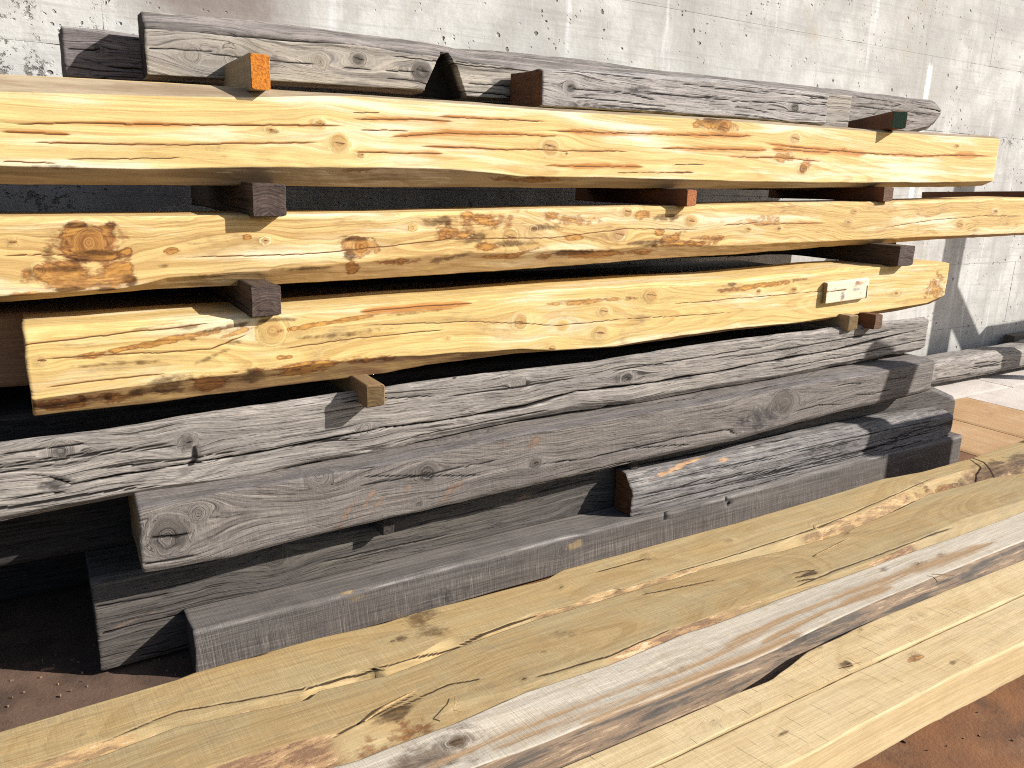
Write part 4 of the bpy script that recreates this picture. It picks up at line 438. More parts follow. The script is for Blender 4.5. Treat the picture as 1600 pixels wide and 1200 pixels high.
    'I': {"kind":"beam","loc":[0.3032,2.42,1.5057],"xs":[0.0,0.1668,0.2368,0.2468,0.2868,0.3068,0.4768,0.5768,0.5968,0.6768,0.6868,0.8068,0.8568,0.8768,0.9568,0.9668,1.0068,1.1668,1.1768,1.1868,1.4068,1.4368,2.2468,2.7668,2.7768,2.8368,2.9366],"P":[[[0.11,0.11,0.11,0.11,0.11,0.11,0.11,0.11,0.11,0.11,0.11,0.11,0.11,0.11,0.11,0.11,0.11,0.11,0.11,0.11,0.11,0.11,0.11,0.11,0.11,0.11,0.11],[0.0,0.0081,0.0116,0.012,0.013,0.0135,0.0176,0.02,0.0205,0.0224,0.0226,0.0211,0.0205,0.0203,0.0193,0.0192,0.0201,0.0242,0.0245,0.0247,0.0251,0.0252,0.0267,0.0277,0.0277,0.0279,0.028]],[[0.02,0.02,0.02,0.02,0.02,0.02,0.02,0.02,0.02,0.02,0.02,0.02,0.02,0.02,0.02,0.02,0.02,0.02,0.02,0.02,0.02,0.02,0.02,0.02,0.02,0.02,0.02],[0.0,0.0081,0.0116,0.012,0.013,0.0135,0.0176,0.02,0.0205,0.0224,0.0226,0.0211,0.0205,0.0203,0.0193,0.0192,0.0201,0.0242,0.0245,0.0247,0.0251,0.0252,0.0267,0.0277,0.0277,0.0279,0.028]],[[0.0,0.0,0.0,0.0,0.0,0.0,0.0,0.0,0.0,0.0,0.0,0.0,0.0,0.0,0.0,0.0,0.0,0.0,0.0,0.0,0.0,0.0,0.0,0.0,0.0,0.0,0.0],[0.0028,0.0111,0.0147,0.0151,0.0163,0.0169,0.0219,0.0249,0.0255,0.0279,0.0283,0.0328,0.0304,0.0294,0.025,0.0251,0.0262,0.0306,0.0307,0.0307,0.0307,0.0307,0.0307,0.0307,0.0307,0.0319,0.0341]],[[0.0,0.0,0.0,0.0,0.0,0.0,0.0,0.0,0.0,0.0,0.0,0.0,0.0,0.0,0.0,0.0,0.0,0.0,0.0,0.0,0.0,0.0,0.0,0.0,0.0,0.0,0.0],[0.1201,0.1275,0.1298,0.1302,0.1315,0.1323,0.1397,0.143,0.1423,0.1393,0.1389,0.1345,0.1326,0.1314,0.1269,0.1263,0.1266,0.1278,0.1278,0.1279,0.1296,0.1305,0.1548,0.1704,0.1705,0.1711,0.1719]],[[0.05,0.05,0.05,0.05,0.05,0.05,0.05,0.05,0.05,0.05,0.05,0.05,0.05,0.05,0.05,0.05,0.05,0.05,0.05,0.05,0.05,0.05,0.05,0.05,0.05,0.05,0.05],[0.17,0.1775,0.1802,0.1805,0.182,0.1828,0.1815,0.1808,0.1806,0.1809,0.1809,0.1813,0.1815,0.1815,0.1756,0.1749,0.1719,0.1718,0.1718,0.1718,0.172,0.172,0.1791,0.1888,0.189,0.19,0.1888]],[[0.11,0.11,0.11,0.11,0.11,0.11,0.11,0.11,0.11,0.11,0.11,0.11,0.11,0.11,0.11,0.11,0.11,0.11,0.11,0.11,0.11,0.11,0.11,0.11,0.11,0.11,0.11],[0.17,0.1775,0.1802,0.1805,0.182,0.1828,0.1815,0.1808,0.1806,0.1809,0.1809,0.1813,0.1815,0.1815,0.1756,0.1749,0.1719,0.1718,0.1718,0.1718,0.172,0.172,0.1791,0.1888,0.189,0.19,0.1888]]],"feat":[["crack",[[-0.0042,0.1259],[0.0715,0.1283],[0.1632,0.129],[0.2909,0.1333],[0.4188,0.1353],[0.5947,0.1453],[0.6771,0.1467],[0.8064,0.1357]],0.01,0.03,0],["knot",0.8062,0.0882,0.0356,0.0305,1.0],["knot",0.5936,0.1018,0.0245,0.0218,0.8],["knot",0.1157,0.0668,0.0266,0.0264,0.4],["knot",0.474,0.0849,0.0272,0.0249,0.4],["knot",0.2171,0.0686,0.0313,0.0303,0.3],["crack",[[0.9128,0.127],[1.0386,0.1292],[1.1631,0.1328]],0.004,0.012,0],["crack",[[0.0116,0.0724],[0.1666,0.0802]],0.0025,0.004,0],["crack",[[0.676,0.0765],[0.784,0.0824]],0.003,0.006,0],["crack",[[0.9675,0.0634],[1.1397,0.0654]],0.003,0.005,0]],"notch":[[0.8128,0.0332],[0.8601,0.1277],[0.8782,0.1487],[0.9103,0.148],[0.9152,0.1215],[0.9292,0.1111],[0.9632,0.0233]]},
    'N': {"kind":"beam","loc":[0.6,2.6,1.5352],"xs":[0.0,0.66,0.68,0.78,0.8,1.05,1.26,1.29,1.75,2.09,2.13,2.38,2.42,2.71,2.75,2.78,2.83,3.18,3.23,3.35,3.4,3.53,3.54,3.58,3.59,3.637],"P":[[[0.22,0.22,0.22,0.22,0.22,0.22,0.22,0.22,0.22,0.22,0.22,0.22,0.22,0.22,0.22,0.22,0.22,0.22,0.22,0.22,0.22,0.22,0.22,0.22,0.22,0.22],[0.0,0.0,0.0,0.0004,0.0005,0.0015,0.0024,0.0025,0.0043,0.0057,0.0059,0.0069,0.0071,0.0082,0.0084,0.0091,0.0103,0.019,0.0203,0.0233,0.0247,0.0482,0.05,0.0573,0.0642,0.0965]],[[0.03,0.03,0.03,0.03,0.03,0.03,0.03,0.03,0.03,0.03,0.03,0.03,0.03,0.03,0.03,0.03,0.03,0.03,0.03,0.03,0.03,0.03,0.03,0.03,0.03,0.03],[0.0,0.0,0.0,0.0004,0.0005,0.0015,0.0024,0.0025,0.0043,0.0057,0.0059,0.0069,0.0071,0.0082,0.0084,0.0091,0.0103,0.019,0.0203,0.0233,0.0247,0.0482,0.05,0.0573,0.0642,0.0965]],[[0.0,0.0,0.0,0.0,0.0,0.0,0.0,0.0,0.0,0.0,0.0,0.0,0.0,0.0,0.0,0.0,0.0,0.0,0.0,0.0,0.0,0.0,0.0,0.0,0.0,0.0],[0.0073,0.0073,0.0074,0.008,0.0081,0.0096,0.0109,0.011,0.0138,0.0159,0.0161,0.0176,0.0178,0.0196,0.0206,0.0214,0.0227,0.0321,0.0335,0.0369,0.0465,0.0715,0.0743,0.1018,0.1086,0.141]],[[0.0,0.0,0.0,0.0,0.0,0.0,0.0,0.0,0.0,0.0,0.0,0.0,0.0,0.0,0.0,0.0,0.0,0.0,0.0,0.0,0.0,0.0,0.0,0.0,0.0,0.0],[0.1446,0.1446,0.1451,0.1479,0.1484,0.154,0.1587,0.1589,0.1623,0.1649,0.1663,0.1753,0.1757,0.1782,0.1785,0.1788,0.1795,0.1849,0.1857,0.1882,0.1893,0.192,0.1905,0.1772,0.1739,0.1601]],[[0.04,0.04,0.04,0.04,0.04,0.04,0.04,0.04,0.04,0.04,0.04,0.04,0.04,0.04,0.04,0.04,0.04,0.04,0.04,0.04,0.04,0.04,0.04,0.04,0.04,0.04],[0.172,0.172,0.172,0.1769,0.1779,0.1881,0.1886,0.1887,0.1882,0.1923,0.1929,0.2003,0.2015,0.2048,0.2053,0.2056,0.2062,0.2094,0.2101,0.2119,0.2126,0.2145,0.2146,0.2152,0.2153,0.205]],[[0.22,0.22,0.22,0.22,0.22,0.22,0.22,0.22,0.22,0.22,0.22,0.22,0.22,0.22,0.22,0.22,0.22,0.22,0.22,0.22,0.22,0.22,0.22,0.22,0.22,0.22],[0.172,0.172,0.172,0.1769,0.1779,0.1881,0.1886,0.1887,0.1882,0.1923,0.1929,0.2003,0.2015,0.2048,0.2053,0.2056,0.2062,0.2094,0.2101,0.2119,0.2126,0.2145,0.2146,0.2152,0.2153,0.205]]],"feat":[["crack",[[2.8984,0.176],[3.2339,0.1705]],0.003,0.006,0],["crack",[[2.8834,0.1306],[3.5808,0.1308]],0.003,0.006,0],["knot",3.1438,0.1028,0.0415,0.0243,0.4],["crack",[[0.689,0.1512],[0.9476,0.1448],[1.0301,0.1461]],0.004,0.01,0],["crack",[[1.233,0.1378],[1.8984,0.1517]],0.004,0.008,0]]},
    'J': {"kind":"beam","loc":[0.1173,2.58,1.4992],"xs":[0.0,0.1027,0.1927,0.3227,0.3327,0.5027],"P":[[[0.2,0.2,0.2,0.2,0.2,0.2],[0.0,0.0031,0.0059,0.0099,0.01,0.01]],[[0.02,0.02,0.02,0.02,0.02,0.02],[0.0,0.0031,0.0059,0.0099,0.01,0.01]],[[0.0,0.0,0.0,0.0,0.0,0.0],[0.0047,0.008,0.0109,0.0151,0.0151,0.0151]],[[0.0,0.0,0.0,0.0,0.0,0.0],[0.1254,0.1277,0.1264,0.1279,0.128,0.128]],[[0.03,0.03,0.03,0.03,0.03,0.03],[0.139,0.1431,0.1393,0.141,0.1411,0.1412]],[[0.2,0.2,0.2,0.2,0.2,0.2],[0.139,0.1431,0.1393,0.141,0.1411,0.1412]]],"feat":[["knot",0.0822,0.0833,0.0095,0.01,1],["crack",[[0.0091,0.079],[0.0787,0.0796]],0.003,0.005,0]]},
    'G': {"kind":"beam","loc":[0.2318,1.9,0.003],"xs":[0.0,0.3282,0.6982,1.1282,1.4882,1.7682,2.2882,2.2982,2.6982,3.3582,3.441],"P":[[[0.125,0.125,0.125,0.125,0.125,0.125,0.125,0.125,0.125,0.125,0.125],[0.0,0.0,0.0,0.0,0.0,0.0,0.0,0.0,0.0,0.0,0.0]],[[0.01,0.01,0.01,0.01,0.01,0.01,0.01,0.01,0.01,0.01,0.01],[0.0,0.0,0.0,0.0,0.0,0.0,0.0,0.0,0.0,0.0,0.0]],[[0.0,0.0,0.0,0.0,0.0,0.0,0.0,0.0,0.0,0.0,0.0],[0.009,0.009,0.009,0.009,0.009,0.009,0.009,0.009,0.009,0.009,0.009]],[[0.0,0.0,0.0,0.0,0.0,0.0,0.0,0.0,0.0,0.0,0.0],[0.12,0.1178,0.1236,0.1242,0.123,0.1221,0.1307,0.1308,0.1364,0.1323,0.1323]],[[0.006,0.006,0.006,0.006,0.006,0.006,0.006,0.006,0.006,0.006,0.006],[0.1304,0.1278,0.1347,0.1367,0.1367,0.1367,0.1441,0.1442,0.1509,0.1495,0.1495]],[[0.125,0.125,0.125,0.125,0.125,0.125,0.125,0.125,0.125,0.125,0.125],[0.1304,0.1278,0.1347,0.1367,0.1367,0.1367,0.1441,0.1442,0.1509,0.1495,0.1495]]],"feat":[["crack",[[1.8782,0.1383],[1.8886,0.1105],[1.9077,0.0938]],0.006,0.012,0],["crack",[[1.5787,0.13],[1.5842,0.1043]],0.005,0.01,0],["stain",1.1902,0.1001,0.0316,0.014,0.7,0],["stain",0.4376,0.1054,0.0262,0.014,0.5,0],["stain",0.5628,0.0149,0.0201,0.0105,0.5,0],["stain",0.4102,0.1327,0.0184,0.0079,0.6,0],["dark",0.7192,0.0393,0.1295,0.043,0.3,0],["knot",1.1394,0.0889,0.0206,0.0186,0.4]]},
    'Q': {"kind":"beam","loc":[1.6655,1.915,0.1306],"xs":[0.0,0.1745,0.1845,0.2145,0.3945,0.4145,0.4345,0.7645,0.7745,0.9445,1.2545,1.2845,1.4445,1.8945,1.9269],"P":[[[0.1,0.1,0.1,0.1,0.1,0.1,0.1,0.1,0.1,0.1,0.1,0.1,0.1,0.1,0.1],[0.0051,0.0013,0.0011,0.0009,0.0,0.0,0.0006,0.0103,0.0106,0.0119,0.014,0.0142,0.0134,0.0112,0.0111]],[[0.008,0.008,0.008,0.008,0.008,0.008,0.008,0.008,0.008,0.008,0.008,0.008,0.008,0.008,0.008],[0.0051,0.0013,0.0011,0.0009,0.0,0.0,0.0006,0.0103,0.0106,0.0119,0.014,0.0142,0.0134,0.0112,0.0111]],[[0.0,0.0,0.0,0.0,0.0,0.0,0.0,0.0,0.0,0.0,0.0,0.0,0.0,0.0,0.0],[0.0091,0.0053,0.0051,0.0049,0.004,0.004,0.0046,0.0143,0.0146,0.0159,0.018,0.0182,0.0174,0.0152,0.0151]],[[0.0,0.0,0.0,0.0,0.0,0.0,0.0,0.0,0.0,0.0,0.0,0.0,0.0,0.0,0.0],[0.1047,0.1003,0.1002,0.1002,0.1003,0.1014,0.1028,0.1252,0.1253,0.1276,0.1316,0.1315,0.1302,0.1265,0.1265]],[[0.045,0.045,0.045,0.045,0.045,0.045,0.045,0.045,0.045,0.045,0.045,0.045,0.045,0.045,0.045],[0.1598,0.1532,0.1529,0.1517,0.1522,0.1522,0.1523,0.1595,0.1597,0.1635,0.1643,0.1643,0.1647,0.1433,0.1418]],[[0.1,0.1,0.1,0.1,0.1,0.1,0.1,0.1,0.1,0.1,0.1,0.1,0.1,0.1,0.1],[0.1598,0.1532,0.1529,0.1517,0.1522,0.1522,0.1523,0.1595,0.1597,0.1635,0.1643,0.1643,0.1647,0.1433,0.1418]]],"feat":[["stain",0.2792,0.1655,0.1432,0.01,0.95,0.18],["stain",0.4586,0.1482,0.0341,0.0103,0.9,0],["crack",[[0.0331,0.0842],[0.337,0.0762],[0.6781,0.0672]],0.003,0.006,0],["crack",[[0.0657,0.0419],[0.5061,0.0453],[1.0641,0.0541],[1.8899,0.0709]],0.004,0.008,0],["crack",[[0.4953,0.1243],[1.0493,0.1289],[1.8243,0.1205]],0.004,0.008,0],["crack",[[0.2066,0.1244],[0.6697,0.1213]],0.003,0.006,0],["crack",[[0.609,0.0529],[1.143,0.0724]],0.003,0.006,0],["dark",1.055,0.1003,0.2518,0.0403,0.4,0]]},
    'H1': {"kind":"board","loc":[-0.9,1.3686,0.13],"xs":[0.0,0.74,0.75,0.83,0.87,0.89,1.03,1.05,1.09,1.2,1.27,1.3,1.35,1.36,1.39,1.43,1.44,1.51,1.52,1.59,1.6,1.63,1.7,1.8,1.84,1.96,1.97,2.04,2.08,2.1,2.11,2.32,2.4,2.69,2.71,2.79,2.9,2.91,3.0,3.06,3.17,3.18,3.48,3.5,3.7,3.87,4.05,4.11,4.51,4.65],"P":[[[0.184,0.184,0.1843,0.1876,0.1892,0.1898,0.1936,0.1942,0.203,0.2038,0.2038,0.2038,0.2037,0.2037,0.2015,0.1984,0.1976,0.1922,0.1922,0.1969,0.1976,0.197,0.1956,0.1935,0.1919,0.187,0.1866,0.2093,0.2087,0.2084,0.2083,0.2052,0.2051,0.2045,0.2045,0.2055,0.207,0.2071,0.2083,0.2091,0.2134,0.2138,0.2255,0.2235,0.2017,0.2037,0.2061,0.2069,0.23,0.23],[0.0,0.0,0.0,0.0,0.0,0.0,0.0,0.0,0.0,0.0,0.0,0.0,0.0,0.0,0.0,0.0,0.0,0.0,0.0,0.0,0.0,0.0,0.0,0.0,0.0,0.0,0.0,0.0,0.0,0.0,0.0,0.0,0.0,0.0,0.0,0.0,0.0,0.0,0.0,0.0,0.0,0.0,0.0,0.0,0.0,0.0,0.0,0.0,0.0,0.0]],[[0.0377,0.0377,0.0375,0.0338,0.0376,0.0399,0.0554,0.0519,0.0449,0.0255,0.0132,0.0292,0.0358,0.037,0.0409,0.0276,0.011,0.021,0.0224,0.0456,0.0463,0.0485,0.0287,0.0388,0.0429,0.0312,0.0327,0.0507,0.0536,0.055,0.0452,0.0384,0.0378,0.0104,0.0126,0.0207,0.006,0.0335,0.0295,0.0284,0.0263,0.0274,0.0642,0.0666,0.0603,0.054,0.0201,0.0193,0.0193,0.0193],[0.0,0.0,0.0,0.0,0.0,0.0,0.0,0.0,0.0,0.0,0.0,0.0,0.0,0.0,0.0,0.0,0.0,0.0,0.0,0.0,0.0,0.0,0.0,0.0,0.0,0.0,0.0,0.0,0.0,0.0,0.0,0.0,0.0,0.0,0.0,0.0,0.0,0.0,0.0,0.0,0.0,0.0,0.0,0.0,0.0,0.0,0.0,0.0,0.0,0.0]],[[0.0317,0.0317,0.0315,0.0278,0.0316,0.0339,0.0494,0.0459,0.0389,0.0195,0.0072,0.0232,0.0298,0.031,0.0349,0.0216,0.005,0.015,0.0164,0.0396,0.0403,0.0425,0.0227,0.0328,0.0369,0.0252,0.0267,0.0447,0.0476,0.049,0.0392,0.0324,0.0318,0.0044,0.0066,0.0147,0.0,0.0275,0.0235,0.0224,0.0203,0.0214,0.0582,0.0606,0.0543,0.048,0.0141,0.0133,0.0133,0.0133],[0.006,0.006,0.006,0.006,0.006,0.006,0.006,0.006,0.006,0.006,0.006,0.006,0.006,0.006,0.006,0.006,0.006,0.006,0.006,0.006,0.006,0.006,0.006,0.006,0.006,0.006,0.006,0.006,0.006,0.006,0.006,0.006,0.006,0.006,0.006,0.006,0.006,0.006,0.006,0.006,0.006,0.006,0.006,0.006,0.006,0.006,0.006,0.006,0.006,0.006]],[[0.0317,0.0317,0.0315,0.0278,0.0316,0.0339,0.0494,0.0459,0.0389,0.0195,0.0072,0.0232,0.0298,0.031,0.0349,0.0216,0.005,0.015,0.0164,0.0396,0.0403,0.0425,0.0227,0.0328,0.0369,0.0252,0.0267,0.0447,0.0476,0.049,0.0392,0.0324,0.0318,0.0044,0.0066,0.0147,0.0,0.0275,0.0235,0.0224,0.0203,0.0214,0.0582,0.0606,0.0543,0.048,0.0141,0.0133,0.0133,0.0133],[0.07,0.07,0.07,0.07,0.07,0.07,0.08,0.0788,0.0764,0.0703,0.0769,0.0797,0.08,0.08,0.08,0.08,0.08,0.08,0.08,0.08,0.08,0.08,0.0735,0.064,0.0601,0.0749,0.0762,0.085,0.09,0.0894,0.0891,0.0824,0.0797,0.06,0.0581,0.0505,0.0401,0.0406,0.0471,0.0514,0.0593,0.06,0.0508,0.0501,0.0446,0.04,0.04,0.04,0.04,0.04]],[[0.0667,0.0667,0.0665,0.0628,0.0666,0.0689,0.0634,0.0609,0.0557,0.0412,0.0223,0.0355,0.0429,0.0443,0.049,0.0367,0.0204,0.032,0.0337,0.0586,0.0595,0.0625,0.0433,0.0544,0.0589,0.0402,0.0412,0.055,0.0556,0.0574,0.0478,0.0449,0.0461,0.0394,0.0421,0.0521,0.04,0.0678,0.067,0.0681,0.0699,0.0714,0.1174,0.1205,0.1304,0.138,0.1041,0.1033,0.1033,0.1033],[0.1,0.1,0.1,0.1,0.1,0.1,0.1,0.1,0.1,0.1,0.1,0.1,0.1,0.1,0.1,0.1,0.1,0.1,0.1,0.1,0.1,0.1,0.1,0.1,0.1,0.1,0.1,0.1,0.1,0.1,0.1,0.1,0.1,0.1,0.1,0.1,0.1,0.1,0.1,0.1,0.1,0.1,0.1,0.1,0.1,0.1,0.1,0.1,0.1,0.1]],[[0.184,0.184,0.1843,0.1876,0.1892,0.1898,0.1936,0.1942,0.203,0.2038,0.2038,0.2038,0.2037,0.2037,0.2015,0.1984,0.1976,0.1922,0.1922,0.1969,0.1976,0.197,0.1956,0.1935,0.1919,0.187,0.1866,0.2093,0.2087,0.2084,0.2083,0.2052,0.2051,0.2045,0.2045,0.2055,0.207,0.2071,0.2083,0.2091,0.2134,0.2138,0.2255,0.2235,0.2017,0.2037,0.2061,0.2069,0.23,0.23],[0.1,0.1,0.1,0.1,0.1,0.1,0.1,0.1,0.1,0.1,0.1,0.1,0.1,0.1,0.1,0.1,0.1,0.1,0.1,0.1,0.1,0.1,0.1,0.1,0.1,0.1,0.1,0.1,0.1,0.1,0.1,0.1,0.1,0.1,0.1,0.1,0.1,0.1,0.1,0.1,0.1,0.1,0.1,0.1,0.1,0.1,0.1,0.1,0.1,0.1]]],"feat":[["crack",[[0.9048,0.0625],[1.0355,0.089],[1.1817,0.0575],[1.2829,0.0369],[1.3701,0.0383],[1.5062,0.0292],[1.6382,0.0361],[1.7792,0.0451],[1.8771,0.0543]],0.0028,0.004,0],["crack",[[2.2724,0.0525],[2.4614,0.0488],[2.746,0.0519],[2.988,0.0655],[3.2899,0.1018],[3.6876,0.1485]],0.0026,0.004,0],["crack",[[2.1086,0.1527],[2.2904,0.1533]],0.002,0.002,0],["crack",[[1.1241,0.2125],[1.2434,0.2009]],0.002,0.002,0],["dark",1.6018,0.1706,0.05,0.03,0.6,0],["dark",1.5983,0.1091,0.05,0.03,0.5,0],["dark",1.5106,0.1118,0.03,0.015,0.5,0],["knot",1.9857,0.1282,0.01,0.01,0.8],["knot",2.5875,0.121,0.012,0.012,0.6],["knot",1.4961,0.1109,0.006,0.006,0.9],["knot",0.9679,0.0776,0.006,0.006,0.9],["knot",0.8756,0.1026,0.005,0.005,0.9],["dark",2.2989,0.1356,0.03,0.02,0.3,0],["knot",2.3009,0.1655,0.012,0.01,0.5],["dark",3.5276,0.1237,0.05,0.015,0.3,0.2],["dark",4.1568,0.0883,0.42,0.055,1.05,0],["dark",4.0614,0.0881,0.25,0.05,0.9,0],["stain",3.6474,0.0758,0.12,0.03,0.45,0]]},
    'H2': {"kind":"board","loc":[-0.9,1.1657,0.13],"xs":[0.0,0.75,0.83,1.03,1.07,1.23,1.27,1.3,1.41,1.44,1.5,1.63,1.64,1.67,1.84,1.88,2.08,2.11,2.36,2.4,2.63,2.69,2.9,2.98,3.17,3.38,3.5,3.66,3.87,4.05,4.6],"P":[[[0.2277,0.2275,0.2237,0.2454,0.2383,0.2102,0.2031,0.2192,0.2046,0.2009,0.207,0.2204,0.2211,0.2229,0.2329,0.2324,0.2292,0.2287,0.2283,0.2278,0.206,0.2004,0.1958,0.2017,0.2162,0.2419,0.2566,0.2517,0.2439,0.21,0.2093],[0.0,0.0,0.0,0.0,0.0,0.0,0.0,0.0,0.0,0.0,0.0,0.0,0.0,0.0,0.0,0.0,0.0,0.0,0.0,0.0,0.0,0.0,0.0,0.0,0.0,0.0,0.0,0.0,0.0,0.0,0.0]],[[0.0175,0.0175,0.0175,0.0175,0.0175,0.0143,0.0096,0.006,0.0069,0.0071,0.0076,0.019,0.0199,0.0225,0.0147,0.0129,0.0244,0.0247,0.0266,0.0266,0.0265,0.0263,0.0258,0.0256,0.0242,0.0227,0.0242,0.0262,0.0262,0.0262,0.0262],[0.0,0.0,0.0,0.0,0.0,0.0,0.0,0.0,0.0,0.0,0.0,0.0,0.0,0.0,0.0,0.0,0.0,0.0,0.0,0.0,0.0,0.0,0.0,0.0,0.0,0.0,0.0,0.0,0.0,0.0,0.0]],[[0.0115,0.0115,0.0115,0.0115,0.0115,0.0083,0.0036,0.0,0.0009,0.0011,0.0016,0.013,0.0139,0.0165,0.0087,0.0069,0.0184,0.0187,0.0206,0.0206,0.0205,0.0203,0.0198,0.0196,0.0182,0.0167,0.0182,0.0202,0.0202,0.0202,0.0202],[0.006,0.006,0.006,0.006,0.006,0.006,0.006,0.006,0.006,0.006,0.006,0.006,0.006,0.006,0.006,0.006,0.006,0.006,0.006,0.006,0.006,0.006,0.006,0.006,0.006,0.006,0.006,0.006,0.006,0.006,0.006]],[[0.0115,0.0115,0.0115,0.0115,0.0115,0.0083,0.0036,0.0,0.0009,0.0011,0.0016,0.013,0.0139,0.0165,0.0087,0.0069,0.0184,0.0187,0.0206,0.0206,0.0205,0.0203,0.0198,0.0196,0.0182,0.0167,0.0182,0.0202,0.0202,0.0202,0.0202],[0.04,0.04,0.04,0.04,0.04,0.04,0.04,0.04,0.0404,0.0436,0.05,0.0787,0.0798,0.0786,0.0717,0.0701,0.07,0.069,0.0602,0.0613,0.0698,0.07,0.07,0.07,0.07,0.07,0.07,0.07,0.07,0.07,0.07]],[[0.1015,0.1015,0.1015,0.1015,0.1015,0.0934,0.0886,0.085,0.0846,0.0736,0.0515,0.0266,0.0259,0.0289,0.0232,0.0218,0.0404,0.0403,0.0386,0.0375,0.0306,0.0319,0.0374,0.0395,0.057,0.0764,0.074,0.0702,0.0702,0.0702,0.0702],[0.1,0.1,0.1,0.1,0.1,0.1,0.1,0.1,0.1,0.1,0.1,0.1,0.1,0.1,0.1,0.1,0.1,0.1,0.1,0.1,0.1,0.1,0.1,0.1,0.1,0.1,0.1,0.1,0.1,0.1,0.1]],[[0.2277,0.2275,0.2237,0.2454,0.2383,0.2102,0.2031,0.2192,0.2046,0.2009,0.207,0.2204,0.2211,0.2229,0.2329,0.2324,0.2292,0.2287,0.2283,0.2278,0.206,0.2004,0.1958,0.2017,0.2162,0.2419,0.2566,0.2517,0.2439,0.21,0.2093],[0.1,0.1,0.1,0.1,0.1,0.1,0.1,0.1,0.1,0.1,0.1,0.1,0.1,0.1,0.1,0.1,0.1,0.1,0.1,0.1,0.1,0.1,0.1,0.1,0.1,0.1,0.1,0.1,0.1,0.1,0.1]]],"feat":[["crack",[[1.2801,0.076],[1.3922,0.0984],[1.4709,0.1192]],0.0028,0.004,0],["crack",[[1.7047,0.0442],[1.8998,0.0299],[2.1046,0.0453]],0.0025,0.004,0],["crack",[[2.5283,0.0387],[2.6979,0.048],[3.0336,0.0534],[3.3113,0.0601]],0.0025,0.004,0],["crack",[[1.3741,0.0865],[1.5398,0.1102],[1.621,0.0903]],0.002,0.002,0],["crack",[[2.1388,0.2038],[2.3789,0.1701]],0.002,0.002,0],["knot",2.6245,0.0707,0.02,0.014,0.9],["dark",2.6371,0.068,0.03,0.01,0.8,0],["crack",[[2.5924,0.0962],[2.6673,0.077]],0.003,0.005,0],["crack",[[2.5746,0.077],[2.6531,0.0595]],0.003,0.005,0],["crack",[[2.5647,0.0582],[2.6376,0.0432]],0.003,0.005,0],["dark",2.9626,0.191,0.04,0.008,0.5,0.3],["dark",1.8624,0.1526,0.05,0.02,0.25,0],["dark",1.4051,0.0802,0.04,0.015,0.8,0.5],["knot",1.6903,0.047,0.01,0.01,0.9],["dark",1.7802,0.1095,0.05,0.015,0.2,0],["stain",1.3925,0.0339,0.12,0.03,0.25,0],["knot",2.1643,0.2085,0.012,0.01,0.4],["knot",3.3651,0.0702,0.02,0.008,0.5]]},
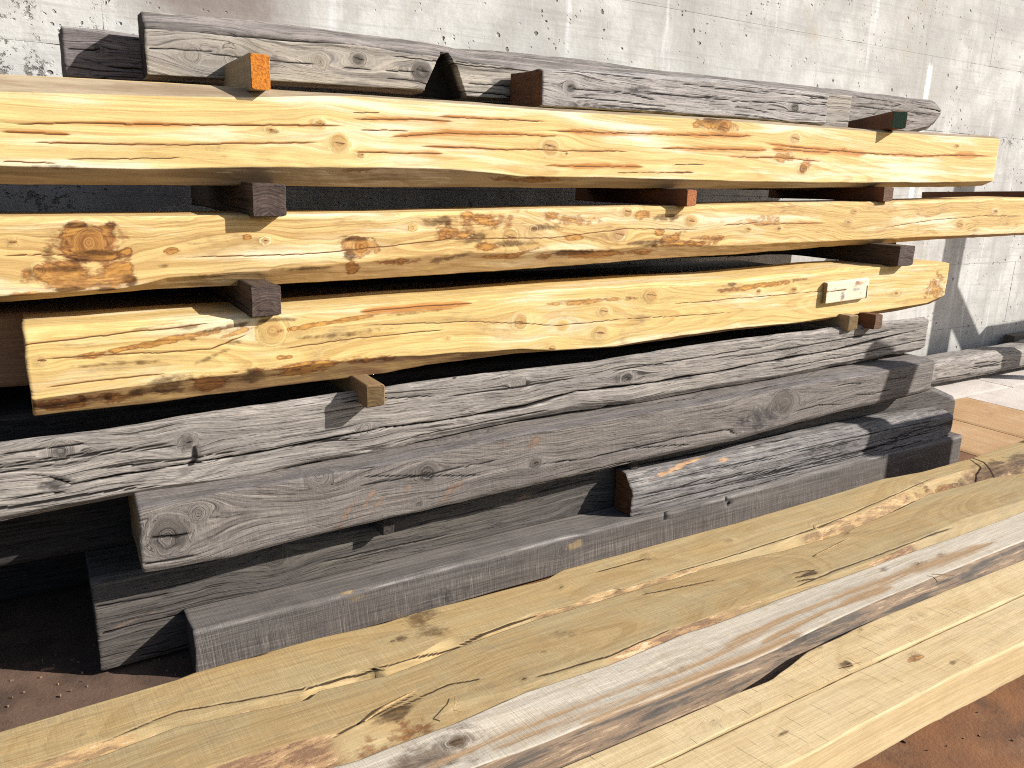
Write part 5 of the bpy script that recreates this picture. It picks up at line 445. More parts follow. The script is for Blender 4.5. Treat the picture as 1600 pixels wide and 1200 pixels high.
    'H3': {"kind":"board","loc":[-0.9,0.9827,0.13],"xs":[0.0,1.07,1.23,1.29,1.3,1.5,1.57,1.67,1.75,1.88,1.9,2.02,2.08,2.17,2.33,2.36,2.63,2.68,2.98,3.3,3.38,3.66,4.55],"P":[[[0.1884,0.1884,0.1852,0.178,0.1769,0.1785,0.1847,0.1934,0.1897,0.1838,0.1848,0.1918,0.1954,0.1961,0.1973,0.1975,0.1974,0.1973,0.1965,0.1943,0.1937,0.1972,0.1972],[0.0,0.0,0.0,0.0,0.0,0.0,0.0,0.0,0.0,0.0,0.0,0.0,0.0,0.0,0.0,0.0,0.0,0.0,0.0,0.0,0.0,0.0,0.0]],[[0.03,0.03,0.03,0.0299,0.0291,0.0136,0.0081,0.0076,0.0073,0.0068,0.0068,0.0074,0.0069,0.006,0.031,0.0319,0.0392,0.0405,0.0367,0.0327,0.0326,0.0326,0.0326],[0.0,0.0,0.0,0.0,0.0,0.0,0.0,0.0,0.0,0.0,0.0,0.0,0.0,0.0,0.0,0.0,0.0,0.0,0.0,0.0,0.0,0.0,0.0]],[[0.024,0.024,0.024,0.0239,0.0231,0.0076,0.0021,0.0016,0.0013,0.0008,0.0008,0.0014,0.0009,0.0,0.025,0.0259,0.0332,0.0345,0.0307,0.0267,0.0266,0.0266,0.0266],[0.006,0.006,0.006,0.006,0.006,0.006,0.006,0.006,0.006,0.006,0.006,0.006,0.006,0.006,0.006,0.006,0.006,0.006,0.006,0.006,0.006,0.006,0.006]],[[0.024,0.024,0.024,0.0239,0.0231,0.0076,0.0021,0.0016,0.0013,0.0008,0.0008,0.0014,0.0009,0.0,0.025,0.0259,0.0332,0.0345,0.0307,0.0267,0.0266,0.0266,0.0266],[0.05,0.05,0.05,0.05,0.0496,0.0425,0.0401,0.0456,0.05,0.05,0.05,0.05,0.05,0.05,0.0599,0.059,0.0513,0.05,0.05,0.05,0.05,0.05,0.05]],[[0.074,0.074,0.074,0.0739,0.0731,0.0576,0.0521,0.0516,0.0513,0.0464,0.0458,0.0464,0.0459,0.045,0.0551,0.0563,0.0676,0.0696,0.0757,0.0766,0.0766,0.0766,0.0766],[0.1,0.1,0.1,0.1,0.1,0.1,0.1,0.1,0.1,0.1,0.1,0.1,0.1,0.1,0.1,0.1,0.1,0.1,0.1,0.1,0.1,0.1,0.1]],[[0.1884,0.1884,0.1852,0.178,0.1769,0.1785,0.1847,0.1934,0.1897,0.1838,0.1848,0.1918,0.1954,0.1961,0.1973,0.1975,0.1974,0.1973,0.1965,0.1943,0.1937,0.1972,0.1972],[0.1,0.1,0.1,0.1,0.1,0.1,0.1,0.1,0.1,0.1,0.1,0.1,0.1,0.1,0.1,0.1,0.1,0.1,0.1,0.1,0.1,0.1,0.1]]],"feat":[["knot",1.475,0.1303,0.022,0.016,1.0],["dark",1.3995,0.115,0.16,0.05,0.6,0.1],["knot",2.0127,0.0963,0.01,0.008,0.7],["knot",2.9567,0.1393,0.014,0.01,0.8],["dark",2.9538,0.1279,0.05,0.014,0.5,0.3],["dark",2.8373,0.1688,0.04,0.012,0.4,0.3],["dark",3.0704,0.1413,0.04,0.012,0.4,0.3],["crack",[[1.3379,0.0871],[1.5255,0.1021],[1.7335,0.1033],[1.9861,0.0978]],0.0015,0.001,0.5],["crack",[[1.6999,0.0562],[1.9521,0.0605],[2.2037,0.0602],[2.3856,0.0656]],0.0015,0.001,0.8],["crack",[[2.1259,0.1028],[2.3912,0.1274],[2.6455,0.1318],[2.9893,0.1307]],0.0015,0.001,0.9],["crack",[[2.2196,0.0745],[2.5022,0.101],[2.7847,0.0952]],0.0015,0.001,0.7],["crack",[[2.53,0.1033],[2.8846,0.1224],[3.3293,0.1138]],0.0015,0.001,1.0],["crack",[[1.8881,0.0885],[2.0949,0.0918],[2.3032,0.1105]],0.0015,0.001,0.5],["crack",[[1.5131,0.0798],[1.6833,0.0761],[1.8742,0.0719]],0.0015,0.001,0.6],["dark",2.3245,0.0527,0.06,0.02,0.3,0],["knot",2.5573,0.1241,0.006,0.005,0.6]]},
    'H4': {"kind":"board","loc":[-0.9,0.8856,0.13],"xs":[0.0,1.28,1.47,1.56,1.81,1.89,2.01,2.16,2.32,2.33,2.67,3.06,3.29,4.5],"P":[[[0.098,0.098,0.0828,0.0755,0.0731,0.0725,0.0727,0.0712,0.1048,0.105,0.1137,0.1083,0.1051,0.1051],[0.0,0.0,0.0,0.0,0.0,0.0,0.0,0.0,0.0,0.0,0.0,0.0,0.0,0.0]],[[0.0131,0.0131,0.013,0.0111,0.006,0.007,0.0084,0.0102,0.0121,0.0122,0.0104,0.0083,0.0083,0.0083],[0.0,0.0,0.0,0.0,0.0,0.0,0.0,0.0,0.0,0.0,0.0,0.0,0.0,0.0]],[[0.0071,0.0071,0.007,0.0051,0.0,0.001,0.0024,0.0042,0.0061,0.0062,0.0044,0.0023,0.0023,0.0023],[0.006,0.006,0.006,0.006,0.006,0.006,0.006,0.006,0.006,0.006,0.006,0.006,0.006,0.006]],[[0.0071,0.0071,0.007,0.0051,0.0,0.001,0.0024,0.0042,0.0061,0.0062,0.0044,0.0023,0.0023,0.0023],[0.098,0.098,0.098,0.098,0.098,0.098,0.098,0.098,0.098,0.098,0.098,0.098,0.098,0.098]],[[0.0091,0.0091,0.009,0.0071,0.002,0.003,0.0044,0.0062,0.0081,0.0082,0.0064,0.0043,0.0043,0.0043],[0.1,0.1,0.1,0.1,0.1,0.1,0.1,0.1,0.1,0.1,0.1,0.1,0.1,0.1]],[[0.098,0.098,0.0828,0.0755,0.0731,0.0725,0.0727,0.0712,0.1048,0.105,0.1137,0.1083,0.1051,0.1051],[0.1,0.1,0.1,0.1,0.1,0.1,0.1,0.1,0.1,0.1,0.1,0.1,0.1,0.1]]],"feat":[["knot",2.3517,0.0231,0.012,0.012,1.0],["dark",2.3517,0.0231,0.016,0.014,1.1,0],["dark",2.503,0.0987,0.02,0.006,0.5,0.2],["knot",2.3515,0.0994,0.006,0.005,0.8],["dark",2.4188,0.0983,0.05,0.02,0.3,0.2],["knot",2.9052,0.0736,0.004,0.003,0.9],["knot",2.7057,0.0705,0.012,0.01,0.4],["dark",2.6768,0.0693,0.03,0.012,0.25,0],["knot",1.9493,0.0252,0.02,0.015,0.35]]},
    'H5': {"kind":"board","loc":[-0.9,0.7615,0.125],"xs":[0.0,1.47,1.64,1.81,1.96,2.21,2.33,2.52,2.8,3.06,4.45],"P":[[[0.1242,0.1241,0.1206,0.1171,0.1189,0.1219,0.1233,0.1223,0.1208,0.1195,0.1195],[0.0,0.0,0.0,0.0,0.0,0.0,0.0,0.0,0.0,0.0,0.0]],[[0.023,0.023,0.023,0.0149,0.0076,0.0113,0.0115,0.0119,0.0061,0.006,0.006],[0.0,0.0,0.0,0.0,0.0,0.0,0.0,0.0,0.0,0.0,0.0]],[[0.017,0.017,0.017,0.0089,0.0016,0.0053,0.0055,0.0059,0.0001,0.0,0.0],[0.006,0.006,0.006,0.006,0.006,0.006,0.006,0.006,0.006,0.006,0.006]],[[0.017,0.017,0.017,0.0089,0.0016,0.0053,0.0055,0.0059,0.0001,0.0,0.0],[0.102,0.102,0.102,0.101,0.1,0.103,0.1026,0.102,0.101,0.101,0.101]],[[0.02,0.02,0.02,0.0124,0.0056,0.0073,0.0077,0.0084,0.0031,0.003,0.003],[0.105,0.105,0.105,0.105,0.105,0.105,0.105,0.105,0.105,0.105,0.105]],[[0.1242,0.1241,0.1206,0.1171,0.1189,0.1219,0.1233,0.1223,0.1208,0.1195,0.1195],[0.105,0.105,0.105,0.105,0.105,0.105,0.105,0.105,0.105,0.105,0.105]]],"feat":[["knot",2.5266,0.0986,0.012,0.008,0.6],["stain",2.5122,0.0895,0.02,0.008,0.5,0],["dark",2.576,0.0377,0.015,0.008,0.5,0],["dark",2.0443,0.0647,0.015,0.004,0.6,0],["knot",2.7098,0.0097,0.008,0.006,0.5]]},
}

# ------------------------------------------------------------------ ground
def grid_obj(name, x0, x1, y0, y1, nx, ny, zf, mat, parent=None):
    xs = np.linspace(x0, x1, nx); ys = np.linspace(y0, y1, ny); Xg, Yg = np.meshgrid(xs, ys, indexing='ij')
    V = np.stack([Xg, Yg, zf(Xg, Yg)], -1).reshape(-1, 3); ids = np.arange(nx*ny).reshape(nx, ny)
    q = np.stack([ids[:-1, :-1], ids[1:, :-1], ids[1:, 1:], ids[:-1, 1:]], -1).reshape(-1, 4)
    return link(name, mesh_np(name, V, q, {}, mat), parent)
def ground_mat(name, a, b, c, d, grit=.35, left=False):
    N = NB(name); p = N.n('ShaderNodeNewGeometry').outputs['Position']
    big = N.noise(p, 1.3, 5., .6); mid = N.noise(p, 6., 6., .65); fine = N.noise(p, 120., 4., .7); sp = N.noise(p, 420., 2., .6)
    col = N.mix(N.rng(big, .38, .62), a, b); col = N.mix(N.math('MULTIPLY', N.rng(mid, .45, .7), .75), col, c)
    col = N.mix(N.math('MULTIPLY', N.rng(N.noise(p, 3.1, 6., .7), .56, .68), .6), col, d)
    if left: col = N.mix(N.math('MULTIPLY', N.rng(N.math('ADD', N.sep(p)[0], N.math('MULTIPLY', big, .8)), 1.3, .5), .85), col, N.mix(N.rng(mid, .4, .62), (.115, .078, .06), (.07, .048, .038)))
    v = N.math('ADD', 1.-grit*.5, N.math('MULTIPLY', fine, grit)); col = N.mix(1., col, N.vec(v, v, v), 'MULTIPLY')
    col = N.mix(N.math('MULTIPLY', N.rng(sp, .66, .72), .5), col, (.45, .36, .28)); col = N.mix(N.math('MULTIPLY', N.rng(sp, .34, .28), .5), col, (.03, .02, .015))
    return N.finish(col, .9, N.math('ADD', N.math('MULTIPLY', mid, .6), N.math('MULTIPLY', fine, .4)), .006, .8)
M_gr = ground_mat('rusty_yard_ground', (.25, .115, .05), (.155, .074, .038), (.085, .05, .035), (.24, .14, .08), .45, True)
M_tan_slab = ground_mat('rust_stained_concrete', (.41, .26, .135), (.36, .215, .105), (.45, .31, .18), (.24, .125, .065), .35)
M_pale_slab = ground_mat('pale_concrete', (.55, .50, .46), (.50, .45, .41), (.46, .41, .36), (.40, .31, .22), .15)
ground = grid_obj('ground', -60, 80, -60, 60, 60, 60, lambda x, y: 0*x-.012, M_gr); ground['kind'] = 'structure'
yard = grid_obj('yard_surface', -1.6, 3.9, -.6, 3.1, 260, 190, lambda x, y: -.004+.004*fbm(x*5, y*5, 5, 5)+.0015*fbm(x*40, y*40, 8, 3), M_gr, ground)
def slab(x0, x1, y0, y1, mat, seed):
    xs = np.linspace(x0, x1, 40); g = .005
    import bmesh
    bm = bmesh.new(); nx, ny = 24, 16
    vs = [[bm.verts.new((x0+(x1-x0)*i/nx, y0+(y1-y0)*j/ny, .001+.0015*float(fbm(i*.6+seed, j*.6, seed, 2))-(.004 if i in (0, nx) or j in (0, ny) else 0))) for j in range(ny+1)] for i in range(nx+1)]
    for i in range(nx):
        for j in range(ny): bm.faces.new((vs[i][j], vs[i+1][j], vs[i+1][j+1], vs[i][j+1]))
    rim = [vs[i][0] for i in range(nx+1)]+[vs[nx][j] for j in range(1, ny+1)]+[vs[i][ny] for i in range(nx-1, -1, -1)]+[vs[0][j] for j in range(ny-1, 0, -1)]
    lo = [bm.verts.new((v.co.x, v.co.y, -.011)) for v in rim]
    for i in range(len(rim)): k = (i+1) % len(rim); bm.faces.new((rim[i], lo[i], lo[k], rim[k]))
    bmesh.ops.recalc_face_normals(bm, faces=bm.faces)
    me = bpy.data.meshes.new('slab'); bm.to_mesh(me); bm.free(); me.materials.append(mat)
    return link('slab', me, ground)
slab(3.91, 4.435, -.6, 2.62, M_tan_slab, 1); slab(4.445, 5.02, -.6, 2.62, M_tan_slab, 2); slab(5.03, 7.2, -.6, 2.62, M_pale_slab, 3); slab(3.91, 5.6, 2.63, 3.09, M_pale_slab, 4); slab(5.61, 7.8, 2.63, 3.09, M_pale_slab, 5)

# ------------------------------------------------------------------ concrete wall
def wall_mat():
    N = NB('board_marked_concrete'); p = N.n('ShaderNodeNewGeometry').outputs['Position']; x, y, z = N.sep(p)
    oi = N.n('ShaderNodeObjectInfo').outputs['Random']
    big = N.noise(p, 1.5, 6., .62); mid = N.noise(p, 7., 6., .65); fine = N.noise(p, 60., 5., .7)
    drip = N.noise(N.vec(N.math('MULTIPLY', x, 9.), 0., N.math('MULTIPLY', z, .7)), 1., 5., .62)
    brd = N.noise(N.vec(N.math('MULTIPLY', x, 1.6), 0., N.math('MULTIPLY', z, 46.)), 1., 4., .65)
    col = N.mix(N.rng(big, .36, .64), (.40, .395, .375), (.55, .545, .52))
    col = N.mix(N.math('MULTIPLY', N.rng(mid, .42, .66), .65), col, (.36, .352, .335))
    col = N.mix(N.math('MULTIPLY', N.rng(drip, .52, .68), .55), col, (.34, .325, .30))
    col = N.mix(N.math('MULTIPLY', N.rng(drip, .43, .30), .65), col, (.66, .66, .66))
    col = N.mix(N.math('MULTIPLY', N.rng(N.noise(p, 2.3, 6., .7), .58, .70), .55), col, (.42, .37, .29))
    col = N.mix(N.math('MULTIPLY', N.rng(brd, .52, .66), .38), col, (.30, .29, .27))
    # rusty brown damp stain high on the left, white lime run on the right
    d1 = N.math('ADD', N.math('POWER', N.math('MULTIPLY', N.math('SUBTRACT', x, .62), 2.6), 2.), N.math('POWER', N.math('MULTIPLY', N.math('SUBTRACT', z, 1.86), 6.), 2.))
    col = N.mix(N.math('MULTIPLY', N.rng(N.math('ADD', d1, N.math('MULTIPLY', mid, 1.6)), 1.9, .7), .85), col, (.19, .15, .13))
    lr = N.math('ABSOLUTE', N.math('ADD', N.math('SUBTRACT', x, 4.865), N.math('MULTIPLY', N.math('SUBTRACT', fine, .5), .05)))
    lm = N.math('MULTIPLY', N.rng(lr, .035, .008), N.math('MULTIPLY', N.rng(z, 1.06, 1.2), N.rng(z, 2.06, 2.0)))
    col = N.mix(N.math('MULTIPLY', lm, .85), col, (.82, .82, .82))
    v = N.math('ADD', .88, N.math('MULTIPLY', fine, .24)); col = N.mix(1., col, N.vec(v, v, v), 'MULTIPLY')
    ov = N.math('ADD', .975, N.math('MULTIPLY', oi, .04)); col = N.mix(1., col, N.vec(ov, ov, ov), 'MULTIPLY')
    # air holes and honeycombing
    wob = N.n('ShaderNodeVectorMath', operation='ADD'); N.put(wob.inputs[0], p)
    nz = N.n('ShaderNodeTexNoise'); nz.inputs['Scale'].default_value = 40.; N.put(nz.inputs['Vector'], p)
    sc = N.scalev(nz.outputs['Color'], (.02, .02, .02)); N.put(wob.inputs[1], sc)
    vo = N.voro(wob.outputs[0], 34.); big_h = N.voro(wob.outputs[0], 13.)
    dens = N.rng(N.math('ADD', N.noise(p, 3.2, 4., .6), N.rng(x, 1.2, -.6, 0., .13)), .46, .66)
    hole = N.math('MULTIPLY', N.rng(vo, .20, .11), N.rng(N.noise(p, 19., 2.), .47, .53))
    hole2 = N.math('MULTIPLY', N.rng(big_h, .15, .09), N.rng(N.noise(p, 8., 3.), .50, .56))
    hole = N.math('MAXIMUM', N.math('MULTIPLY', hole, dens), hole2)
    hl = N.math('MULTIPLY', N.math('MAXIMUM', N.rng(x, .33, .05), N.rng(N.math('ABSOLUTE', N.math('SUBTRACT', N.math('ADD', z, N.math('MULTIPLY', mid, .05)), 1.655)), .06, .01)), N.rng(N.noise(p, 5.5, 4., .6), .44, .6))
    rough_ = N.math('MULTIPLY', N.rng(N.noise(p, 45., 4., .7), .47, .38), hl)
    hole = N.math('MAXIMUM', hole, N.math('MULTIPLY', rough_, .9))
    col = N.mix(N.math('MULTIPLY', hole, .8), col, (.16, .145, .125))
    hg = N.math('ADD', N.math('MULTIPLY', fine, .12), N.math('ADD', N.math('MULTIPLY', brd, .16), N.math('MULTIPLY', mid, .35)))
    hg = N.math('SUBTRACT', hg, N.math('MULTIPLY', hole, 1.1))
    return N.finish(col, .9, hg, .010, .9)
M_wall = wall_mat()
import bmesh
def box(name, x0, x1, y0, y1, z0, z1, mat, parent=None, bev=0.):
    bm = bmesh.new(); bmesh.ops.create_cube(bm, size=1)
    for v in bm.verts: v.co = Vector(((x0+x1)/2+v.co.x*(x1-x0), (y0+y1)/2+v.co.y*(y1-y0), (z0+z1)/2+v.co.z*(z1-z0)))
    if bev: bmesh.ops.bevel(bm, geom=list(bm.edges), offset=bev, segments=2, affect='EDGES', profile=.6)
    me = bpy.data.meshes.new(name); bm.to_mesh(me); bm.free(); me.materials.append(mat)
    return link(name, me, parent)
wall = box('concrete_wall', -3., 14., 3.14, 3.4, -.3, 3.6, M_wall)
tag(wall, 'tall grey board-marked concrete wall with air holes and formwork joints behind the stacked timbers', 'wall')
DZ = .03
rows = [-.15, .297+DZ, .755+DZ, 1.19+DZ, 1.623+DZ, 2.057+DZ, 2.49+DZ, 3.6]
rj = np.random.default_rng(4)
starts = {0: [-3, .4, 3.0, 5.6, 8.2, 11, 14], 1: [-3, 1.1, 3.6, 6.3, 9., 14], 2: [-3, .7, 3.1, 5.8, 8.3, 14], 3: [-3, -.4, 2.1, 4.84, 7.3, 10, 14], 4: [-3, .265, 2.35, 4.87, 7.1, 10, 14], 5: [-3, -.2, 1.9, 3.78, 5.52, 8.1, 14], 6: [-3, 1.4, 3.9, 6.4, 9, 14]}
for r in range(7):
    s = starts[r]
    for i in range(len(s)-1):
        x0, x1, z0, z1 = s[i]+.0002, s[i+1]-.0002, rows[r]+.0005, rows[r+1]-.0005
        yo = 3.1+rj.uniform(-.0008, .0008); tx = rj.uniform(-.0015, .0015)
        nx = max(8, int((x1-x0)/.03)); nz_ = max(4, int((z1-z0)/.03))
        xs = np.linspace(x0, x1, nx+1); zs = np.linspace(z0, z1, nz_+1); Xg, Zg = np.meshgrid(xs, zs, indexing='ij')
        Xg = Xg.copy(); Zg = Zg.copy()
        ch = .006*np.clip(fbm(Xg*6, Zg*6, 70+r*9+i, 5)-.22, 0, 1)
        Zg[:, 0] += ch[:, 0]; Zg[:, -1] -= ch[:, -1]; Xg[0] += ch[0]; Xg[-1] -= ch[-1]
        Yg = yo+tx*(Zg-z0)+.003*fbm(Xg*2.5, Zg*3, 40, 4)+.0007*np.sign(np.sin(Zg/.1085*np.pi+r))*(.5+.5*vnoise(Xg*.8, np.floor(Zg/.1085), 6))
        n1, n2 = Xg.shape; V = np.stack([Xg, Yg, Zg], -1).reshape(-1, 3); ids = np.arange(n1*n2).reshape(n1, n2)
        q = np.stack([ids[:-1, :-1], ids[1:, :-1], ids[1:, 1:], ids[:-1, 1:]], -1).reshape(-1, 4)
        bo = np.concatenate([ids[:, 0], ids[-1, 1:], ids[-2::-1, -1], ids[0, -2:0:-1]]); Vf = V[bo].copy(); Vb = Vf.copy(); Vb[:, 1] = 3.145
        nb = len(bo); fo = n1*n2+np.arange(nb); bi = fo+nb; qs = np.stack([fo, bi, np.roll(bi, -1), np.roll(fo, -1)], -1)
        link('panel', mesh_np('panel', np.concatenate([V, Vf, Vb]), np.concatenate([q, qs]), {}, M_wall), wall)

# ------------------------------------------------------------------ the stack
GT = 'timbers in the tall stack by the wall'; GP = 'low stack of planks in front'; GS = 'spacers between the timber layers'
timber('yellow_timber', T['A'], M_A, 'long squared yellow timber with orange drying cracks, topmost yellow one under the grey timbers', 'timber', GT, seed=3, res=.0027, dsl=.007, dsr=.012, cw=.38, fine_top=False, pith=(.16, .08), spacing=.007, wane=(.95, 1.), rough=.5, wob=.0018, figure=.25)
timber('yellow_timber', T['B'], M_B, 'knotty yellow timber with orange-brown burl patches running out of the picture on the right', 'timber', GT, seed=5, res=.0028, dsl=.007, dsr=.012, cw=.5, fine_top=False, pith=(.09, .09), spacing=.0065, wane=(0., .55), rough=.6, wob=.003, warp=1.5, auto=3, figure=1.)
tc = timber('yellow_timber', T['C'], M_C, 'lowest yellow timber, with a small block nailed on its face near the right end', 'timber', GT, seed=8, res=.0028, dsl=.006, dsr=.011, cw=.4, pith=(.13, .10), spacing=.007, wane=(.35, .85), rough=.7, wob=.004, warp=1.3, figure=.5)
timber('weathered_timber', T['D'], M_D, 'silver-grey weathered timber with one long split along its whole face', 'timber', GT, seed=11, fine_top=False, pith=(.12, .08), spacing=.006, wane=(.4, .4), rough=.9, wob=.006, auto=12, gouge=.6, cw=.85, figure=.5)
timber('weathered_timber', T['E'], M_E, 'brown-grey timber with a big oval knot at its left end and rusty scratches', 'timber', GT, seed=14, pith=(.10, .12), spacing=.006, wane=(1., .2), rough=.6, wob=.005, auto=10, cw=.75, figure=.4, warp=1.4)
timber('weathered_timber', T['F'], M_F, 'charcoal dark squared timber lying on the ground behind the band-sawn one', 'timber', GT, seed=17, pith=(.12, .1), spacing=.006, wane=(.6, .3), rough=1.1, wob=.006, auto=14, cw=.8, figure=.5)
timber('sawn_timber', T['G'], M_G, 'dark grey band-sawn timber on the ground with pale arris and fine vertical saw marks', 'timber', GT, seed=20, sm=0, pith=(.3, .3), spacing=.008, wane=(.42, 0.), rough=.5, wob=.003, res=.0036)
timber('weathered_timber', T['Q'], M_Q, 'short cracked grey timber with rust-brown left end resting on the band-sawn timber', 'timber', GT, seed=23, pith=(.05, .05), spacing=.005, wane=(.35, 0.), rough=1.6, wob=.006, auto=24, cw=.7, gouge=1.)
timber('weathered_timber', T['L'], M_L, 'short pale grey timber with rust-brown left end on top of the yellow timber', 'timber', GT, seed=26, fine_top=False, pith=(.08, .06), spacing=.006, wane=(.4, .6), rough=.9, wob=.004, auto=12, cw=.7, figure=.5)
timber('weathered_timber', T['I'], M_I, 'olive-grey timber on top of the stack with a dark notch cut in its face', 'timber', GT, seed=29, pith=(.14, .07), spacing=.0065, wane=(.75, .8), rough=.8, wob=.004, auto=10, cw=.7, figure=.6, backface=.004, res=.0036, dsl=.006, dsr=.010)
timber('weathered_timber', T['N'], M_N, 'long grey timber with a rounded right end, rearmost on top of the stack', 'timber', GT, seed=32, fine_top=False, pith=(.1, .08), spacing=.006, wane=(.8, .8), rough=1.2, wob=.005, auto=12)
timber('weathered_timber', T['J'], M_J, 'dark purplish-grey timber end against the wall at the top left', 'timber', GT, seed=35, pith=(.1, .06), spacing=.006, wane=(.9, .3), rough=1.3, wob=.006, auto=4)
# block nailed to the lowest yellow timber
nbr = box_rec(.265, .020, .088, (0, 0, 0)); nbr['feat'] = [['dark', .10, .025, .02, .028, .7, 0], ['dark', .19, .05, .03, .012, .4, 0], ['knot', .05, .06, .004, .004, 1], ['knot', .215, .03, .004, .004, 1], ['stain', .2, .07, .06, .01, .5, 0], ['crack', [[0, .05], [.12, .052]], .002, .002, 0]]
blk = timber('nailed_block', nbr, M_blk1, None, None, seed=41, res=.004, dsl=.008, dsr=.008, rough=.4, wob=.003, wane=(0, 0), parent=tc, endj=.004)
blk.location = (2.69-T['C']['loc'][0], -.022, .79-T['C']['loc'][2]+DZ-.005); blk.rotation_euler = (0, math.radians(-2.2), 0)

# timbers further back in each layer
def rear(name, key_mat, x0, x1, y, w_, z0, h_, label, seed):
    return timber(name, box_rec(x1-x0, w_, h_, (x0, y, z0), .012), key_mat, label, 'timber', 'timbers further back in the stack', seed=seed, res=.012, dsl=.03, dsr=.04, rough=1.6, wob=.006, wane=(.5, .5), auto=6, backface=.05)
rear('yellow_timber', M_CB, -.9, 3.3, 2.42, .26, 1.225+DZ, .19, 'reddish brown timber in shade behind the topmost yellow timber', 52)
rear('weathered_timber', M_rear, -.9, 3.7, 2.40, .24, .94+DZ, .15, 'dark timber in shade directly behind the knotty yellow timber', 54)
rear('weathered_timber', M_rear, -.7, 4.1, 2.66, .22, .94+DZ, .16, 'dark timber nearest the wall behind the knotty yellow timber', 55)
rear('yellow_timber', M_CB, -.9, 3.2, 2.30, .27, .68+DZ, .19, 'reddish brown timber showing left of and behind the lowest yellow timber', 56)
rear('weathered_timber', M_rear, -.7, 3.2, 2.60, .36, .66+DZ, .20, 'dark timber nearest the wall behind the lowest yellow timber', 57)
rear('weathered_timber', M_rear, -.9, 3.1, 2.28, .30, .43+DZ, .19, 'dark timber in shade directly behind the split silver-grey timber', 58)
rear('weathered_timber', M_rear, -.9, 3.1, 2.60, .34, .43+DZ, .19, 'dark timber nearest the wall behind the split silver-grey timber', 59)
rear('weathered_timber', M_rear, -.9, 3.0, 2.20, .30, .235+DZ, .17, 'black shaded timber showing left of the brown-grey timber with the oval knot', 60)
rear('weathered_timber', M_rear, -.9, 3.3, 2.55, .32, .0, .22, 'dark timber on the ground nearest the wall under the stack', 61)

# spacers
spacer('spacer_stick', .503, .553, 2.125, 2.44, 1.434+DZ, 1.522+DZ, M_tan, 'tan stick with bright orange painted end on the topmost yellow timber', GS, 70, endmat=M_orange)
spacer('spacer_stick', 3.105, 3.165, 2.085, 2.62, 1.487+DZ, 1.556+DZ, M_red, 'dark stick with green painted end under the rounded grey timber', GS, 71, rot=-34, endmat=M_green)
spacer('spacer_stick', .479, .566, 2.075, 2.98, 1.122+DZ, 1.208+DZ, M_blk, 'thick black block end between the two uppermost yellow timbers at left', GS, 72, rough=.8, wob=.003)
spacer('spacer_stick', 1.96, 2.007, 2.08, 2.75, 1.161+DZ, 1.219+DZ, M_red, 'red-brown stick with rusty orange end between the two uppermost yellow timbers', GS, 73, endmat=M_rust)
spacer('spacer_stick', 3.10, 3.168, 2.10, 2.72, 1.189+DZ, 1.251+DZ, M_red, 'dark stick with plain brown end under the right end of the topmost yellow timber', GS, 74)
spacer('spacer_stick', 4.69, 4.76, 1.98, 2.92, 1.2245+DZ, 1.265+DZ, M_red, 'dark flat stick lying across the knotty yellow timber at the right edge', GS, 75, pitch=1.6)
spacer('spacer_stick', .444, .522, 2.0, 2.6, .877+DZ, .957+DZ, M_blk, 'black block end on the lowest yellow timber at left', GS, 76, rough=.8, wob=.003)
spacer('spacer_stick', 3.10, 3.21, 1.99, 2.75, .926+DZ, 1.012+DZ, M_blk, 'black block end on the lowest yellow timber near its right end', GS, 77, rough=.8, wob=.003)
spacer('spacer_stick', .717, .772, 1.93, 2.5, .622+DZ, .686+DZ, M_brn, 'small brown stick end between the lowest yellow and the silver-grey timber at left', GS, 78)
spacer('spacer_stick', .93, 1.01, 2.32, 2.8, .63+DZ, .69+DZ, M_blk, 'short dark spacer set back beside the small brown stick', GS, 79)
spacer('spacer_stick', 2.945, 3.0, 1.955, 2.5, .674+DZ, .735+DZ, M_red, 'small brown stick end on the silver-grey timber under the nailed block', GS, 80)
spacer('wedge', 2.81, 2.875, 1.98, 2.2, .672+DZ, .737+DZ, M_tan, 'small yellowish wedge beside the brown stick end under the nailed block', GS, 81)
spacer('wedge', .775, .812, 1.975, 2.10, .215+DZ, .262+DZ, M_F, 'small grey chip wedged under the brown-grey timber at left of centre', GS, 82)
spacer('wedge', 1.70, 1.735, 1.975, 2.10, .235+DZ, .30+DZ, M_F, 'small grey chip wedged under the brown-grey timber beside the short cracked timber', GS, 83)

# ------------------------------------------------------------------ low stack of planks in front
timber('plank', T['H1'], M_H1, 'tan plank with wavy bark edge, rearmost of the low front stack', 'plank', GP, seed=101, res=.003, pith=(.1, -.2), spacing=.007, wane=(1., .6), rough=.6, wob=.006, warp=2.)
timber('plank', T['H2'], M_H2, 'tan plank with torn brown bark edge, second from the back of the low stack', 'plank', GP, seed=104, res=.003, pith=(.12, -.15), spacing=.007, wane=(1., .6), rough=.6, wob=.007, warp=2.)
timber('plank', T['H3'], M_H3, 'whitish saw-marked plank with dark grey bark edge in the middle of the low stack', 'plank', GP, seed=107, barkmin=.9, pith=(.10, -.12), spacing=.006, wane=(1., .6), rough=.6, wob=.006, warp=1.6)
timber('plank', T['H4'], M_H4, 'cream plank with one round dark knot, second from the front of the low stack', 'plank', GP, seed=110, res=.003, pith=(.06, -.22), spacing=.007, wane=(.3, .2), rough=.4, wob=.0025, warp=2.)
timber('plank', T['H5'], M_H4, 'cream plank with scratched face at the front of the low stack', 'plank', GP, seed=113, res=.003, pith=(.05, -.25), spacing=.007, wane=(.3, .3), rough=.4, wob=.002, warp=2.)
for i, x in enumerate((.1, 1.2, 2.9)):
    spacer('bearer', x, x+.09, .84, 1.58, .001, .12, M_blk, ['dark bearer under the low stack of planks at its near end', 'dark bearer under the low stack of planks at its middle', 'dark bearer under the low stack of planks at its far end'][i], 'bearers under the low stack', 90+i)

